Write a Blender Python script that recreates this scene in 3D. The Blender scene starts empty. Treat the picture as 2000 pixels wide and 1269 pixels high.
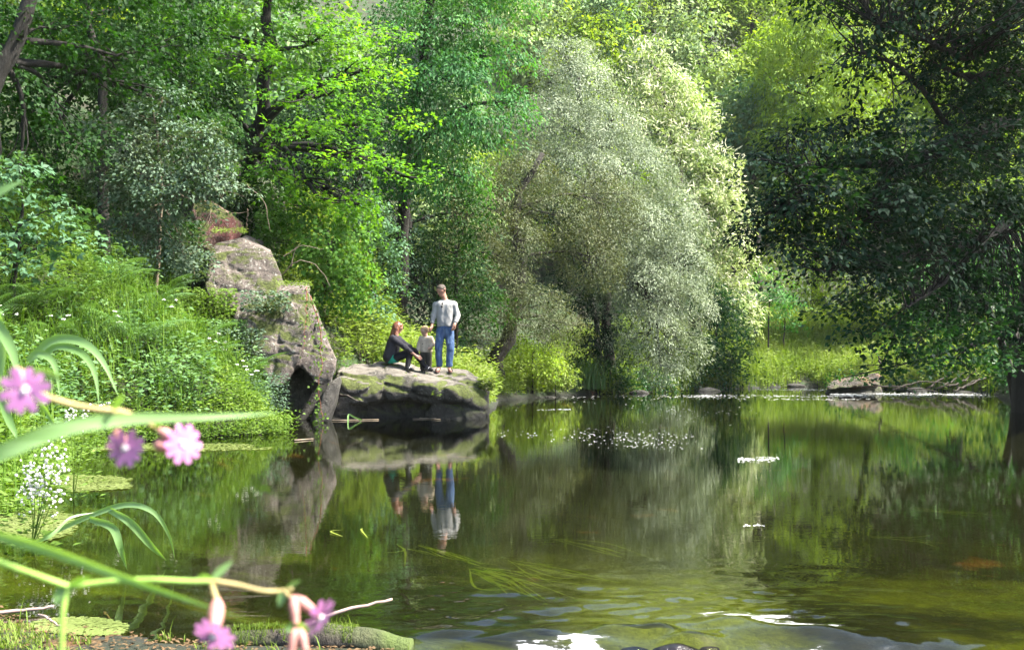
import bpy, bmesh, math, random, time
import numpy as np
from mathutils import Vector

T0 = time.time()
rng = np.random.default_rng(7)
random.seed(7)
scn = bpy.context.scene
C = scn.collection
R = math.radians

# ------------------------------------------------------------------ camera
CAM_H = 1.2
F = 1921.0            # focal length in pixels of a 2000 px wide picture
HOR = 704.0           # row of the horizon
cam = bpy.data.cameras.new('camera')
cam.sensor_width = 36.0
cam.lens = 36.0 * F / 2000.0
cam.shift_y = (HOR - 634.5) / 2000.0
cam.clip_start = 0.05
cam.clip_end = 2000
cam.dof.use_dof = True
cam.dof.focus_distance = 19.0
cam.dof.aperture_fstop = 9.0
camo = bpy.data.objects.new('camera', cam)
camo.location = (0, 0, CAM_H)
camo.rotation_euler = (R(90), 0, 0)
C.objects.link(camo)
scn.camera = camo

# ------------------------------------------------------------------ light
SUN_EL, SUN_AZ = R(54), R(96)      # azimuth clockwise from +Y (seen from above)
world = bpy.data.worlds.new('World')
scn.world = world
world.use_nodes = True
nt = world.node_tree
bg = nt.nodes['Background']
sky = nt.nodes.new('ShaderNodeTexSky')
sky.sky_type = 'NISHITA'
sky.sun_disc = False
sky.sun_elevation = SUN_EL
sky.sun_rotation = SUN_AZ
sky.dust_density = 2.0
nt.links.new(sky.outputs['Color'], bg.inputs['Color'])
bg.inputs['Strength'].default_value = 0.075
sun = bpy.data.lights.new('sun', 'SUN')
sun.energy = 3.9
sun.angle = R(7)
sun.color = (1.0, 0.95, 0.84)
suno = bpy.data.objects.new('sun', sun)
sd = Vector((math.sin(SUN_AZ) * math.cos(SUN_EL), math.cos(SUN_AZ) * math.cos(SUN_EL), math.sin(SUN_EL)))
suno.rotation_euler = sd.to_track_quat('Z', 'Y').to_euler()
suno.location = (20, 10, 40)
C.objects.link(suno)

scn.view_settings.view_transform = 'Standard'
scn.view_settings.look = 'None'
scn.view_settings.gamma = 1.0
scn.view_settings.use_curve_mapping = False
scn.view_settings.exposure = 2.75
cy = scn.cycles
cy.max_bounces = 6
cy.diffuse_bounces = 1
cy.glossy_bounces = 2
cy.transmission_bounces = 4
cy.transparent_max_bounces = 8
cy.volume_bounces = 0
cy.sample_clamp_indirect = 6.0
cy.caustics_reflective = False
cy.caustics_refractive = False
cy.use_denoising = True
cy.use_adaptive_sampling = True
cy.adaptive_threshold = 0.02

# ------------------------------------------------------------------ helpers
def P(px, py, Y):
    """world point seen at photo pixel (px,py) at depth Y"""
    return np.array([(px - 1000.0) / F * Y, Y, CAM_H + (HOR - py) / F * Y])

def W(px, py):
    """point on the water plane seen at photo pixel"""
    Y = CAM_H * F / (py - HOR)
    return np.array([(px - 1000.0) / F * Y, Y, 0.0])

def nz(v):
    return v / np.maximum(np.linalg.norm(v, axis=-1, keepdims=True), 1e-9)

def sst(a, b, x):
    t = np.clip((x - a) / (b - a), 0, 1)
    return t * t * (3 - 2 * t)

def _hash(i, j, k, s):
    n = (i * 374761393 + j * 668265263 + k * 1274126177 + s * 974711) & 0xFFFFFFFF
    n = ((n ^ (n >> 13)) * 1274126177) & 0xFFFFFFFF
    n = (n ^ (n >> 16)) & 0xFFFFFF
    return n.astype(np.float64) / 0xFFFFFF

def vnoise(p, seed=0):
    p = np.asarray(p, float)
    i = np.floor(p).astype(np.int64)
    f = p - i
    f = f * f * (3 - 2 * f)
    o = 0
    for a in (0, 1):
        wx = f[..., 0] if a else 1 - f[..., 0]
        for b in (0, 1):
            wy = f[..., 1] if b else 1 - f[..., 1]
            for c in (0, 1):
                wz = f[..., 2] if c else 1 - f[..., 2]
                o = o + wx * wy * wz * _hash(i[..., 0] + a, i[..., 1] + b, i[..., 2] + c, seed)
    return o * 2 - 1

def fbm(p, oct=4, seed=0):
    o, a = 0, 1.0
    for q in range(oct):
        o = o + a * vnoise(np.asarray(p) * 2 ** q, seed + q * 17)
        a *= 0.5
    return o / 1.9

class MB:
    """collects vertices and quads / triangles as arrays"""
    def __init__(s):
        s.v, s.f, s.n = [], [], 0
    def add(s, v, f):
        v = np.asarray(v, float).reshape(-1, 3)
        f = np.asarray(f, np.int64)
        s.v.append(v)
        s.f.append(f + s.n)
        s.n += len(v)
    def mesh(s, name, smooth=False):
        me = bpy.data.meshes.new(name)
        if not s.v:
            return me
        v = np.concatenate(s.v)
        loops, starts, tot, c = [], [], [], 0
        for f in s.f:
            if len(f) == 0:
                continue
            k = f.shape[1]
            loops.append(f.ravel())
            starts.append(np.arange(len(f)) * k + c)
            c += f.size
        loops = np.concatenate(loops)
        starts = np.concatenate(starts)
        me.vertices.add(len(v))
        me.vertices.foreach_set('co', v.astype(np.float32).ravel())
        me.loops.add(len(loops))
        me.loops.foreach_set('vertex_index', loops.astype(np.int32))
        me.polygons.add(len(starts))
        me.polygons.foreach_set('loop_start', starts.astype(np.int32))
        if smooth:
            me.polygons.foreach_set('use_smooth', np.ones(len(starts), bool))
        me.update(calc_edges=True)
        return me

def tube(mb, pts, r0, r1=None, sides=6, cap=True, radii=None):
    pts = np.asarray(pts, float)
    n = len(pts)
    if radii is None:
        radii = np.linspace(r0, r1 if r1 is not None else r0, n)
    d = nz(np.gradient(pts, axis=0))
    ref = np.array([0.0, 0.0, 1.0])
    if abs(d[0][2]) > 0.9:
        ref = np.array([1.0, 0.0, 0.0])
    a = nz(np.cross(d, ref))
    b = np.cross(d, a)
    th = np.arange(sides) * 2 * np.pi / sides
    ring = pts[:, None, :] + np.asarray(radii)[:, None, None] * (np.cos(th)[None, :, None] * a[:, None, :] + np.sin(th)[None, :, None] * b[:, None, :])
    v = ring.reshape(-1, 3)
    i = np.arange(n - 1)[:, None] * sides
    j = np.arange(sides)[None, :]
    j2 = (j + 1) % sides
    f = np.stack([i + j, i + j2, i + sides + j2, i + sides + j], -1).reshape(-1, 4)
    base = mb.n
    mb.add(v, f)
    if cap:
        c = np.arange(1, sides - 1)
        top = (n - 1) * sides
        fc = np.concatenate([np.stack([0 * c + top, top + c, top + c + 1], -1), np.stack([0 * c, c + 1, c], -1)])
        mb.f.append(fc + base)

def smooth_line(pts, n=12):
    """Catmull-Rom through pts"""
    p = np.asarray(pts, float)
    p = np.vstack([2 * p[0] - p[1], p, 2 * p[-1] - p[-2]])
    out = []
    m = len(p) - 3
    for s in np.linspace(0, m, n):
        k = min(int(s), m - 1)
        t = s - k
        a, b, c, d = p[k], p[k + 1], p[k + 2], p[k + 3]
        out.append(0.5 * ((2 * b) + (-a + c) * t + (2 * a - 5 * b + 4 * c - d) * t * t + (-a + 3 * b - 3 * c + d) * t ** 3))
    return np.array(out)

def leaves(mb, pos, dirv, nrm, L, Wd, fold=0.12, droop=0.1, palm=False):
    """one folded four-cornered leaf for each row (palm: three-lobed)"""
    dirv = nz(dirv)
    side = nz(np.cross(nrm, dirv))
    if palm:
        for an, k in ((-0.95, 0.8), (0.0, 1.0), (0.95, 0.8)):
            leaves(mb, pos, dirv * math.cos(an) + side * math.sin(an), nrm, np.asarray(L) * k * 0.85, np.asarray(Wd) * k * 0.5, fold, droop)
        return
    nrm = np.cross(dirv, side)
    L = np.broadcast_to(np.asarray(L, float), (len(pos),))[:, None]
    Wd = np.broadcast_to(np.asarray(Wd, float), (len(pos),))[:, None]
    m = pos + dirv * L * 0.45 + nrm * Wd * fold
    v = np.stack([pos, m + side * Wd * 0.5, pos + dirv * L - nrm * L * droop, m - side * Wd * 0.5], 1).reshape(-1, 3)
    f = np.arange(len(pos) * 4).reshape(-1, 4)
    mb.add(v, f)

def blades(mb, base, dirv, H, Wd, bend, seg=4):
    """grass blades: base Nx3, dirv horizontal lean Nx3, height, width, bend"""
    n = len(base)
    t = np.linspace(0, 1, seg + 1)
    H = np.broadcast_to(np.asarray(H, float), (n,))
    Wd = np.broadcast_to(np.asarray(Wd, float), (n,))
    bend = np.broadcast_to(np.asarray(bend, float), (n,))
    up = np.array([0, 0, 1.0])
    side = nz(np.cross(dirv, up))
    ang = bend[:, None] * t[None, :] * 1.0
    # integrate the bend
    ds = 1.0 / seg
    cx = np.cumsum(np.sin(ang) * ds, 1) - np.sin(ang) * ds
    cz = np.cumsum(np.cos(ang) * ds, 1) - np.cos(ang) * ds
    c = base[:, None, :] + H[:, None, None] * (cx[..., None] * dirv[:, None, :] + cz[..., None] * up)
    w = Wd[:, None] * np.array([0.75] + list(1 - t[1:] ** 2 * 0.97))[None, :] * 0.5
    a = c + side[:, None, :] * w[..., None]
    b = c - side[:, None, :] * w[..., None]
    v = np.stack([a, b], 2).reshape(-1, 3)
    i = (np.arange(n) * (seg + 1) * 2)[:, None] + (np.arange(seg) * 2)[None, :]
    i = i.reshape(-1)
    mb.add(v, np.stack([i, i + 1, i + 3, i + 2], -1))

def ball(mb, c, r, seg=6, rings=4, sc=(1, 1, 1)):
    th = np.linspace(0, np.pi, rings + 1)
    ph = np.arange(seg) * 2 * np.pi / seg
    v = np.stack([np.sin(th)[:, None] * np.cos(ph), np.sin(th)[:, None] * np.sin(ph), np.cos(th)[:, None] + 0 * ph], -1).reshape(-1, 3)
    v = v * r * np.array(sc) + np.asarray(c)
    i = np.arange(rings)[:, None] * seg
    j = np.arange(seg)[None, :]
    j2 = (j + 1) % seg
    mb.add(v, np.stack([i + j, i + seg + j, i + seg + j2, i + j2], -1).reshape(-1, 4))

# --- signed distance fields -> mesh (surface nets)
def surface_nets(val, org, h):
    s = val < 0
    nx, ny, nzz = val.shape
    cnt = np.zeros((nx - 1, ny - 1, nzz - 1), np.int8)
    acc = np.zeros((nx - 1, ny - 1, nzz - 1, 3))
    num = np.zeros((nx - 1, ny - 1, nzz - 1))
    def sl(o):
        return tuple(slice(o[k], val.shape[k] - 1 + o[k]) for k in range(3))
    for ax in range(3):
        oth = [k for k in range(3) if k != ax]
        for a in (0, 1):
            for b in (0, 1):
                o0 = [0, 0, 0]; o0[oth[0]] = a; o0[oth[1]] = b
                o1 = list(o0); o1[ax] = 1
                v0, v1 = val[sl(o0)], val[sl(o1)]
                m = (v0 < 0) != (v1 < 0)
                t = np.where(m, v0 / np.where(m, v0 - v1, 1), 0)
                for k in range(3):
                    if k == ax:
                        acc[..., k] += np.where(m, t, 0)
                    elif o0[k]:
                        acc[..., k] += m
                num += m
    act = num > 0
    idx = -np.ones(act.shape, np.int64)
    ii = np.argwhere(act)
    idx[act] = np.arange(len(ii))
    v = org + h * (ii + acc[act] / num[act][:, None])
    faces = []
    for ax in range(3):
        oth = [k for k in range(3) if k != ax]
        a0 = [slice(None)] * 3; a1 = [slice(None)] * 3
        a0[ax] = slice(0, -1); a1[ax] = slice(1, None)
        ch = s[tuple(a0)] != s[tuple(a1)]
        e = np.argwhere(ch)
        ok = (e[:, oth[0]] > 0) & (e[:, oth[1]] > 0) & (e[:, oth[0]] < val.shape[oth[0]] - 1) & (e[:, oth[1]] < val.shape[oth[1]] - 1)
        e = e[ok]
        q = []
        for (da, db) in ((-1, -1), (0, -1), (0, 0), (-1, 0)):
            c = e.copy(); c[:, oth[0]] += da; c[:, oth[1]] += db
            q.append(idx[c[:, 0], c[:, 1], c[:, 2]])
        q = np.stack(q, -1)
        inside = s[e[:, 0], e[:, 1], e[:, 2]]
        flip = inside if ax != 1 else ~inside
        q = np.where(flip[:, None], q, q[:, ::-1])
        faces.append(q)
    return v, np.concatenate(faces)

def grid(lo, hi, h):
    lo = np.asarray(lo, float); hi = np.asarray(hi, float)
    n = np.ceil((hi - lo) / h).astype(int) + 1
    ax = [lo[k] + h * np.arange(n[k]) for k in range(3)]
    return np.stack(np.meshgrid(*ax, indexing='ij'), -1), lo

def hull_planes(pts):
    bm = bmesh.new()
    for p in pts:
        bm.verts.new(p)
    bmesh.ops.convex_hull(bm, input=bm.verts[:])
    c = np.mean(np.asarray(pts), 0)
    out = []
    for f in bm.faces:
        n = np.array(f.normal); p = np.array(f.verts[0].co)
        if np.dot(n, p - c) < 0:
            n = -n
        out.append((n, np.dot(n, p)))
    bm.free()
    return out

def sd_hull(p, pts, k=0.05):
    pl = hull_planes(pts)
    N = np.array([a for a, b in pl]); D = np.array([b for a, b in pl])
    m = None
    for n, d in zip(N, D):
        q = p @ n - d
        m = q if m is None else np.where(np.abs(m - q) < k, np.maximum(m, q) + (k - np.abs(m - q)) ** 2 / (4 * k), np.maximum(m, q))
    return m

def smin(a, b, k):
    h = np.maximum(k - np.abs(a - b), 0) / k
    return np.minimum(a, b) - h * h * k * 0.25

def cones_mesh(parts, h=0.01, k=0.03, fold=0.0, fold_scale=14, seed=3, cut=None, pad=0.05):
    """parts: (p0, r0, p1, r1[, k]) tapered limbs smoothly joined into one skin; cut(p) -> sd to intersect with"""
    P0 = np.array([q[0] for q in parts], float); P1 = np.array([q[2] for q in parts], float)
    rm = max(max(q[1], q[3]) for q in parts)
    lo = np.minimum(P0.min(0), P1.min(0)) - rm - pad
    hi = np.maximum(P0.max(0), P1.max(0)) + rm + pad
    g, org = grid(lo, hi, h)
    val = np.full(g.shape[:3], 1.0)
    for q in parts:
        a, ra, b, rb = np.array(q[0], float), q[1], np.array(q[2], float), q[3]
        kk = q[4] if len(q) > 4 else k
        r = max(ra, rb) + kk + 3 * h
        l = np.clip(((np.minimum(a, b) - r - org) / h).astype(int), 0, None)
        u = np.minimum(((np.maximum(a, b) + r - org) / h).astype(int) + 2, val.shape)
        s = tuple(slice(l[t], u[t]) for t in range(3))
        gp = g[s]
        ab = b - a
        L2 = max(np.dot(ab, ab), 1e-9)
        t = np.clip(((gp - a) @ ab) / L2, 0, 1)
        d = np.linalg.norm(gp - a - t[..., None] * ab, axis=-1) - (ra + (rb - ra) * t)
        val[s] = smin(val[s], d, kk)
    if fold:
        val = val + fold * fbm(g * np.array([1, 1, 0.7]) * fold_scale, 3, seed)
    if cut is not None:
        val = np.maximum(val, cut(g))
    v, f = surface_nets(val, org, h)
    mb = MB(); mb.add(v, f)
    return mb

ORD = 'first second third fourth fifth sixth seventh eighth ninth tenth eleventh twelfth thirteenth fourteenth fifteenth sixteenth'.split()
# --- scene objects
def setp(o, label=None, cat=None, group=None, kind=None):
    if label: o['label'] = label
    if cat: o['category'] = cat
    if group: o['group'] = group
    if kind: o['kind'] = kind
    return o

def thing(name, loc, label, cat, group=None):
    o = bpy.data.objects.new(name, None)
    o.empty_display_size = 0.2
    o.location = [float(x) for x in loc]
    C.objects.link(o)
    return setp(o, label, cat, group)

def mkobj(name, me, mat):
    if isinstance(me, MB):
        me = me.mesh(name)
    if mat is not None and not me.materials:
        me.materials.append(mat)
    o = bpy.data.objects.new(name, me)
    C.objects.link(o)
    return o

def part(parent, name, me, mat, label=None, smooth=False):
    """mesh in world coordinates as a part of a thing (or sub-part of a part)"""
    if isinstance(me, MB):
        me = me.mesh(name, smooth)
    o = mkobj(name, me, mat)
    o.parent = parent
    if parent.parent is None:
        o.location = -parent.location
    if label: o['label'] = label
    if name in ('twigs', 'catkins', 'leaves', 'moss', 'flower_head', 'blossom', 'blades', 'stripes', 'flower_centre', 'eyes'): o['kind'] = 'stuff'
    return o

def solo(name, me, mat, label, cat, group=None, kind=None, smooth=False):
    if isinstance(me, MB):
        me = me.mesh(name, smooth)
    o = mkobj(name, me, mat)
    return setp(o, label, cat, group, kind)

# ------------------------------------------------------------------ materials
def newmat(name):
    m = bpy.data.materials.new(name)
    m.use_nodes = True
    t = m.node_tree
    for n in list(t.nodes):
        t.nodes.remove(n)
    out = t.nodes.new('ShaderNodeOutputMaterial')
    return m, t, out

def N(t, kind, **kw):
    n = t.nodes.new(kind)
    for k, v in kw.items():
        if k in n.inputs:
            n.inputs[k].default_value = v
        else:
            setattr(n, k, v)
    return n

def ramp(t, fac, stops):
    r = t.nodes.new('ShaderNodeValToRGB')
    e = r.color_ramp.elements
    while len(e) > 1:
        e.remove(e[0])
    e[0].position = stops[0][0]
    e[0].color = (*stops[0][1], 1)
    for p, c in stops[1:]:
        q = e.new(p)
        q.color = (*c, 1)
    t.links.new(fac, r.inputs['Fac'])
    return r.outputs['Color']

def mixc(t, fac, a, b, mode='MIX'):
    m = t.nodes.new('ShaderNodeMix')
    m.data_type = 'RGBA'
    m.blend_type = mode
    for s, x in ((m.inputs[6], a), (m.inputs[7], b)):
        if isinstance(x, tuple):
            s.default_value = (*x, 1)
        else:
            t.links.new(x, s)
    if isinstance(fac, (int, float)):
        m.inputs[0].default_value = fac
    else:
        t.links.new(fac, m.inputs[0])
    return m.outputs[2]

def noise_out(t, scale, detail=3, rough=0.55, coord='Object', stretch=None):
    tc = t.nodes.new('ShaderNodeTexCoord')
    n = N(t, 'ShaderNodeTexNoise', Scale=scale, Detail=detail, Roughness=rough)
    src = tc.outputs[coord]
    if stretch:
        mp = t.nodes.new('ShaderNodeMapping')
        mp.inputs['Scale'].default_value = stretch
        t.links.new(src, mp.inputs['Vector'])
        src = mp.outputs['Vector']
    t.links.new(src, n.inputs['Vector'])
    return n.outputs['Fac']

def leaf_mat(name, cols, trans=0.35, tcol=None, rough=0.6, spec=0.15, clump=0.9, flat=False):
    """cols: list of leaf colours, young to old; varied per leaf and from bough to bough"""
    m, t, out = newmat(name)
    geo = t.nodes.new('ShaderNodeNewGeometry')
    nf = noise_out(t, clump, 2)
    mp = N(t, 'ShaderNodeMath', operation='MULTIPLY_ADD')
    t.links.new(nf, mp.inputs[0]); mp.inputs[1].default_value = 1.6; mp.inputs[2].default_value = -0.53
    ad = N(t, 'ShaderNodeMath', operation='MULTIPLY_ADD')
    t.links.new(geo.outputs['Random Per Island'], ad.inputs[0]); ad.inputs[1].default_value = 0.42
    t.links.new(mp.outputs[0], ad.inputs[2])
    k = len(cols)
    col = ramp(t, ad.outputs[0], [(i / max(k - 1, 1), c) for i, c in enumerate(cols)])
    p = N(t, 'ShaderNodeBsdfPrincipled', Roughness=rough)
    p.inputs['Specular IOR Level'].default_value = spec
    t.links.new(col, p.inputs['Base Color'])
    tr = t.nodes.new('ShaderNodeBsdfTranslucent')
    tm = mixc(t, 1.0, col, tcol or (1.5, 1.6, 0.5), 'MULTIPLY')
    t.links.new(tm, tr.inputs['Color'])
    mx = t.nodes.new('ShaderNodeMixShader')
    mx.inputs[0].default_value = trans
    t.links.new(p.outputs[0], mx.inputs[1])
    t.links.new(tr.outputs[0], mx.inputs[2])
    t.links.new(mx.outputs[0], out.inputs['Surface'])
    return m

def plain(name, col, rough=0.7, spec=0.3, var=0.25, scale=8, bump=0.0, bscale=30, trans=0.0):
    m, t, out = newmat(name)
    nf = noise_out(t, scale, 4)
    a = tuple(c * (1 - var) for c in col); b = tuple(min(c * (1 + var), 1) for c in col)
    c = ramp(t, nf, [(0.3, a), (0.7, b)])
    p = N(t, 'ShaderNodeBsdfPrincipled', Roughness=rough)
    p.inputs['Specular IOR Level'].default_value = spec
    t.links.new(c, p.inputs['Base Color'])
    if bump:
        bn = N(t, 'ShaderNodeBump', Distance=bump)
        t.links.new(noise_out(t, bscale, 5, 0.65), bn.inputs['Height'])
        t.links.new(bn.outputs[0], p.inputs['Normal'])
    sh = p.outputs[0]
    if trans:
        tr = t.nodes.new('ShaderNodeBsdfTranslucent')
        t.links.new(c, tr.inputs['Color'])
        mx = t.nodes.new('ShaderNodeMixShader'); mx.inputs[0].default_value = trans
        t.links.new(sh, mx.inputs[1]); t.links.new(tr.outputs[0], mx.inputs[2])
        sh = mx.outputs[0]
    t.links.new(sh, out.inputs['Surface'])
    return m

def bark_mat(name, dark, light, moss=0.0):
    m, t, out = newmat(name)
    nf = noise_out(t, 5, 6, 0.7, stretch=(3, 3, 0.7))
    c = ramp(t, nf, [(0.3, dark), (0.7, light)])
    if moss:
        mf = noise_out(t, 1.7, 3)
        fac = ramp(t, mf, [(0.5 - moss * 0.3, (0, 0, 0)), (0.62, (1, 1, 1))])
        c = mixc(t, fac, c, (0.07, 0.10, 0.02))
    p = N(t, 'ShaderNodeBsdfPrincipled', Roughness=0.9)
    t.links.new(c, p.inputs['Base Color'])
    bn = N(t, 'ShaderNodeBump', Distance=0.03)
    t.links.new(noise_out(t, 14, 5, 0.7, stretch=(3, 3, 0.6)), bn.inputs['Height'])
    t.links.new(bn.outputs[0], p.inputs['Normal'])
    t.links.new(p.outputs[0], out.inputs['Surface'])
    return m

def rock_mat(name, base, light, dark, moss_amt, moss_col=(0.065, 0.08, 0.012), lichen=0.5, top_light=0.0, red=None, water_line=0.0):
    m, t, out = newmat(name)
    c = ramp(t, noise_out(t, 2.2, 6, 0.65), [(0.3, dark), (0.5, base), (0.72, light)])
    if red:
        rf = ramp(t, noise_out(t, 1.6, 3), [(0.45, (0, 0, 0)), (0.62, (1, 1, 1))])
        c = mixc(t, rf, c, red)
    # fine dark pits and streaks
    st = ramp(t, noise_out(t, 9, 5, 0.7, stretch=(1.6, 1.6, 0.5)), [(0.34, (0.25, 0.22, 0.2)), (0.5, (1, 1, 1))])
    c = mixc(t, 0.8, c, st, 'MULTIPLY')
    if lichen:
        lf = ramp(t, noise_out(t, 15, 4, 0.6), [(0.60, (0, 0, 0)), (0.66, (lichen,) * 3)])
        c = mixc(t, lf, c, (0.50, 0.50, 0.44))
    geo = t.nodes.new('ShaderNodeNewGeometry')
    sx = t.nodes.new('ShaderNodeSeparateXYZ'); t.links.new(geo.outputs['Normal'], sx.inputs[0])
    sp = t.nodes.new('ShaderNodeSeparateXYZ'); t.links.new(geo.outputs['Position'], sp.inputs[0])
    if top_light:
        # pale top: light from above put into the colour of upward faces
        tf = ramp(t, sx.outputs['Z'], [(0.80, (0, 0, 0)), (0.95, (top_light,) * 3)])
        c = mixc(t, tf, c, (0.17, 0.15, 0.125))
    if moss_amt:
        mf = noise_out(t, 1.9, 5, 0.6)
        ma = N(t, 'ShaderNodeMath', operation='MULTIPLY_ADD')
        # moss grows on shoulders
        sh = ramp(t, sx.outputs['Z'], [(0.0, (0, 0, 0)), (0.40, (1, 1, 1)), (0.70, (0.8, 0.8, 0.8)), (0.90, (0, 0, 0))])
        t.links.new(sh, ma.inputs[0]); ma.inputs[1].default_value = 0.30
        t.links.new(mf, ma.inputs[2])
        fac = ramp(t, ma.outputs[0], [(0.82 - moss_amt * 0.25, (0, 0, 0)), (0.92 - moss_amt * 0.25, (1, 1, 1))])
        mc = ramp(t, noise_out(t, 20, 4), [(0.3, tuple(0.55 * q for q in moss_col)), (0.7, tuple(1.5 * q for q in moss_col))])
        c = mixc(t, fac, c, mc)
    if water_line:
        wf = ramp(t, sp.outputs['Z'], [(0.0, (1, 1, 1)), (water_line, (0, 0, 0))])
        c = mixc(t, wf, c, (0.018, 0.017, 0.014))     # wet stone near the water, blackened to carry the shaded front face
    p = N(t, 'ShaderNodeBsdfPrincipled', Roughness=0.85)
    t.links.new(c, p.inputs['Base Color'])
    bn = N(t, 'ShaderNodeBump', Distance=0.09)
    t.links.new(noise_out(t, 7, 10, 0.75), bn.inputs['Height'])
    t.links.new(bn.outputs[0], p.inputs['Normal'])
    t.links.new(p.outputs[0], out.inputs['Surface'])
    return m

M = {}
M['maple'] = leaf_mat('maple_leaf', [(0.038, 0.125, 0.024), (0.10, 0.25, 0.032), (0.20, 0.36, 0.055)], 0.5, (1.7, 1.6, 0.35), clump=0.5)
M['ivy'] = leaf_mat('ivy_leaf', [(0.03, 0.10, 0.02), (0.075, 0.18, 0.028), (0.14, 0.26, 0.045)], 0.4, (1.5, 1.5, 0.4), clump=1.0)
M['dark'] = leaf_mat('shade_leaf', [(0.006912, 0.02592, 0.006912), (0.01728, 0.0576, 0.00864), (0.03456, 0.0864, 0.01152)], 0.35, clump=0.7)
M['elder'] = leaf_mat('elder_leaf', [(0.0513, 0.09405, 0.05985), (0.0855, 0.1368, 0.0855), (0.1283, 0.171, 0.1111)], 0.2, rough=0.6, spec=0.18)
M['blue'] = leaf_mat('sycamore_leaf', [(0.03825, 0.0935, 0.04675), (0.068, 0.1445, 0.07225), (0.1105, 0.1955, 0.102)], 0.25, rough=0.6, spec=0.18)
M['ash'] = leaf_mat('ash_leaf', [(0.03, 0.11, 0.035), (0.06, 0.18, 0.05), (0.12, 0.25, 0.05)], 0.35, clump=0.5)
M['willow'] = leaf_mat('willow_leaf', [(0.16, 0.205, 0.125), (0.25, 0.295, 0.195), (0.34, 0.385, 0.27)], 0.25, (1.15, 1.25, 0.8), rough=0.5, clump=0.5)
M['willow2'] = leaf_mat('willow_leaf_dull', [(0.057, 0.0855, 0.038), (0.1045, 0.1235, 0.057), (0.152, 0.1615, 0.076)], 0.25, (1.3, 1.3, 0.6), rough=0.5, clump=0.6)
M['chest'] = leaf_mat('chestnut_leaf', [(0.14, 0.22, 0.085), (0.28, 0.35, 0.14), (0.40, 0.46, 0.21)], 0.3, (1.2, 1.3, 0.7), clump=0.5)
M['catkin'] = plain('catkin', (0.70, 0.70, 0.48), 0.8, 0.2, trans=0.3)
M['hill'] = leaf_mat('hillside_leaf', [(0.132, 0.22, 0.088), (0.231, 0.308, 0.121), (0.352, 0.407, 0.154)], 0.3, (1.2, 1.3, 0.5), clump=0.25)
M['hill2'] = leaf_mat('hillside_leaf_dark', [(0.066, 0.143, 0.077), (0.121, 0.209, 0.088), (0.209, 0.297, 0.11)], 0.3, (1.2, 1.3, 0.5), clump=0.25)
M['lime'] = leaf_mat('sunlit_leaf', [(0.0945, 0.1785, 0.021), (0.189, 0.294, 0.0315), (0.315, 0.399, 0.063)], 0.45, (1.4, 1.4, 0.35), clump=0.4)
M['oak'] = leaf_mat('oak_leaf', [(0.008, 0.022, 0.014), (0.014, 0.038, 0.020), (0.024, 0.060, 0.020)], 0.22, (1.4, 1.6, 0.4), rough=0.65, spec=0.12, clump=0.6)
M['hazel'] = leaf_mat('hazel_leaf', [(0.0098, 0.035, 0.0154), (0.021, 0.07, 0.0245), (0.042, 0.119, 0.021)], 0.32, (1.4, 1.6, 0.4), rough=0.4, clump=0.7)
M['herb'] = leaf_mat('herb_leaf', [(0.0563, 0.1064, 0.0219), (0.1001, 0.1752, 0.02815), (0.1627, 0.2315, 0.05005)], 0.35, (1.4, 1.5, 0.5), clump=0.8)
M['herb2'] = leaf_mat('meadow_leaf', [(0.09, 0.1425, 0.0225), (0.15, 0.2175, 0.0375), (0.24, 0.27, 0.09)], 0.4, (1.3, 1.4, 0.5), clump=0.5)
M['fern'] = leaf_mat('fern_leaf', [(0.062, 0.1364, 0.0496), (0.0992, 0.186, 0.0682), (0.1426, 0.2294, 0.0868)], 0.3, clump=1.5)
M['grass'] = leaf_mat('grass_blade', [(0.049, 0.112, 0.014), (0.098, 0.189, 0.021), (0.168, 0.252, 0.042)], 0.4, (1.3, 1.4, 0.4), clump=1.2)
M['blade'] = leaf_mat('broad_blade', [(0.15, 0.285, 0.075), (0.195, 0.33, 0.1125), (0.24, 0.375, 0.165)], 0.4, (1.4, 1.5, 0.3), rough=0.3, spec=0.6, clump=3)
def blade_near():
    m = leaf_mat('ribbed_blade', [(0.22, 0.38, 0.13), (0.28, 0.44, 0.19)], 0.45, (1.4, 1.5, 0.3), rough=0.45, spec=0.4, clump=9)
    t = m.node_tree
    p = [n for n in t.nodes if n.type == 'BSDF_PRINCIPLED'][0]
    src = p.inputs['Base Color'].links[0].from_socket
    f1 = ramp(t, noise_out(t, 12, 3, 0.5, stretch=(0.35, 1, 40)), [(0.35, (0.6, 0.66, 0.55)), (0.6, (1.15, 1.12, 1.2))])
    f2 = ramp(t, noise_out(t, 60, 4, 0.6), [(0.28, (0.55, 0.45, 0.25)), (0.36, (1, 1, 1))])
    c = mixc(t, 0.9, mixc(t, 1.0, src, f1, 'MULTIPLY'), f2, 'MULTIPLY')
    t.links.new(c, p.inputs['Base Color'])
    return m
M['blade_near'] = blade_near()
M['white'] = plain('white_petal', (0.78, 0.78, 0.72), 0.7, 0.2, 0.08, trans=0.25)
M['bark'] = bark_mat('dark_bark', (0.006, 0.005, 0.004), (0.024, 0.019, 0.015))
M['bark2'] = bark_mat('grey_bark', (0.05, 0.045, 0.035), (0.17, 0.15, 0.12), 0.6)
M['twig'] = plain('dry_twig', (0.17, 0.135, 0.10), 0.85, 0.2, 0.4)

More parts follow.
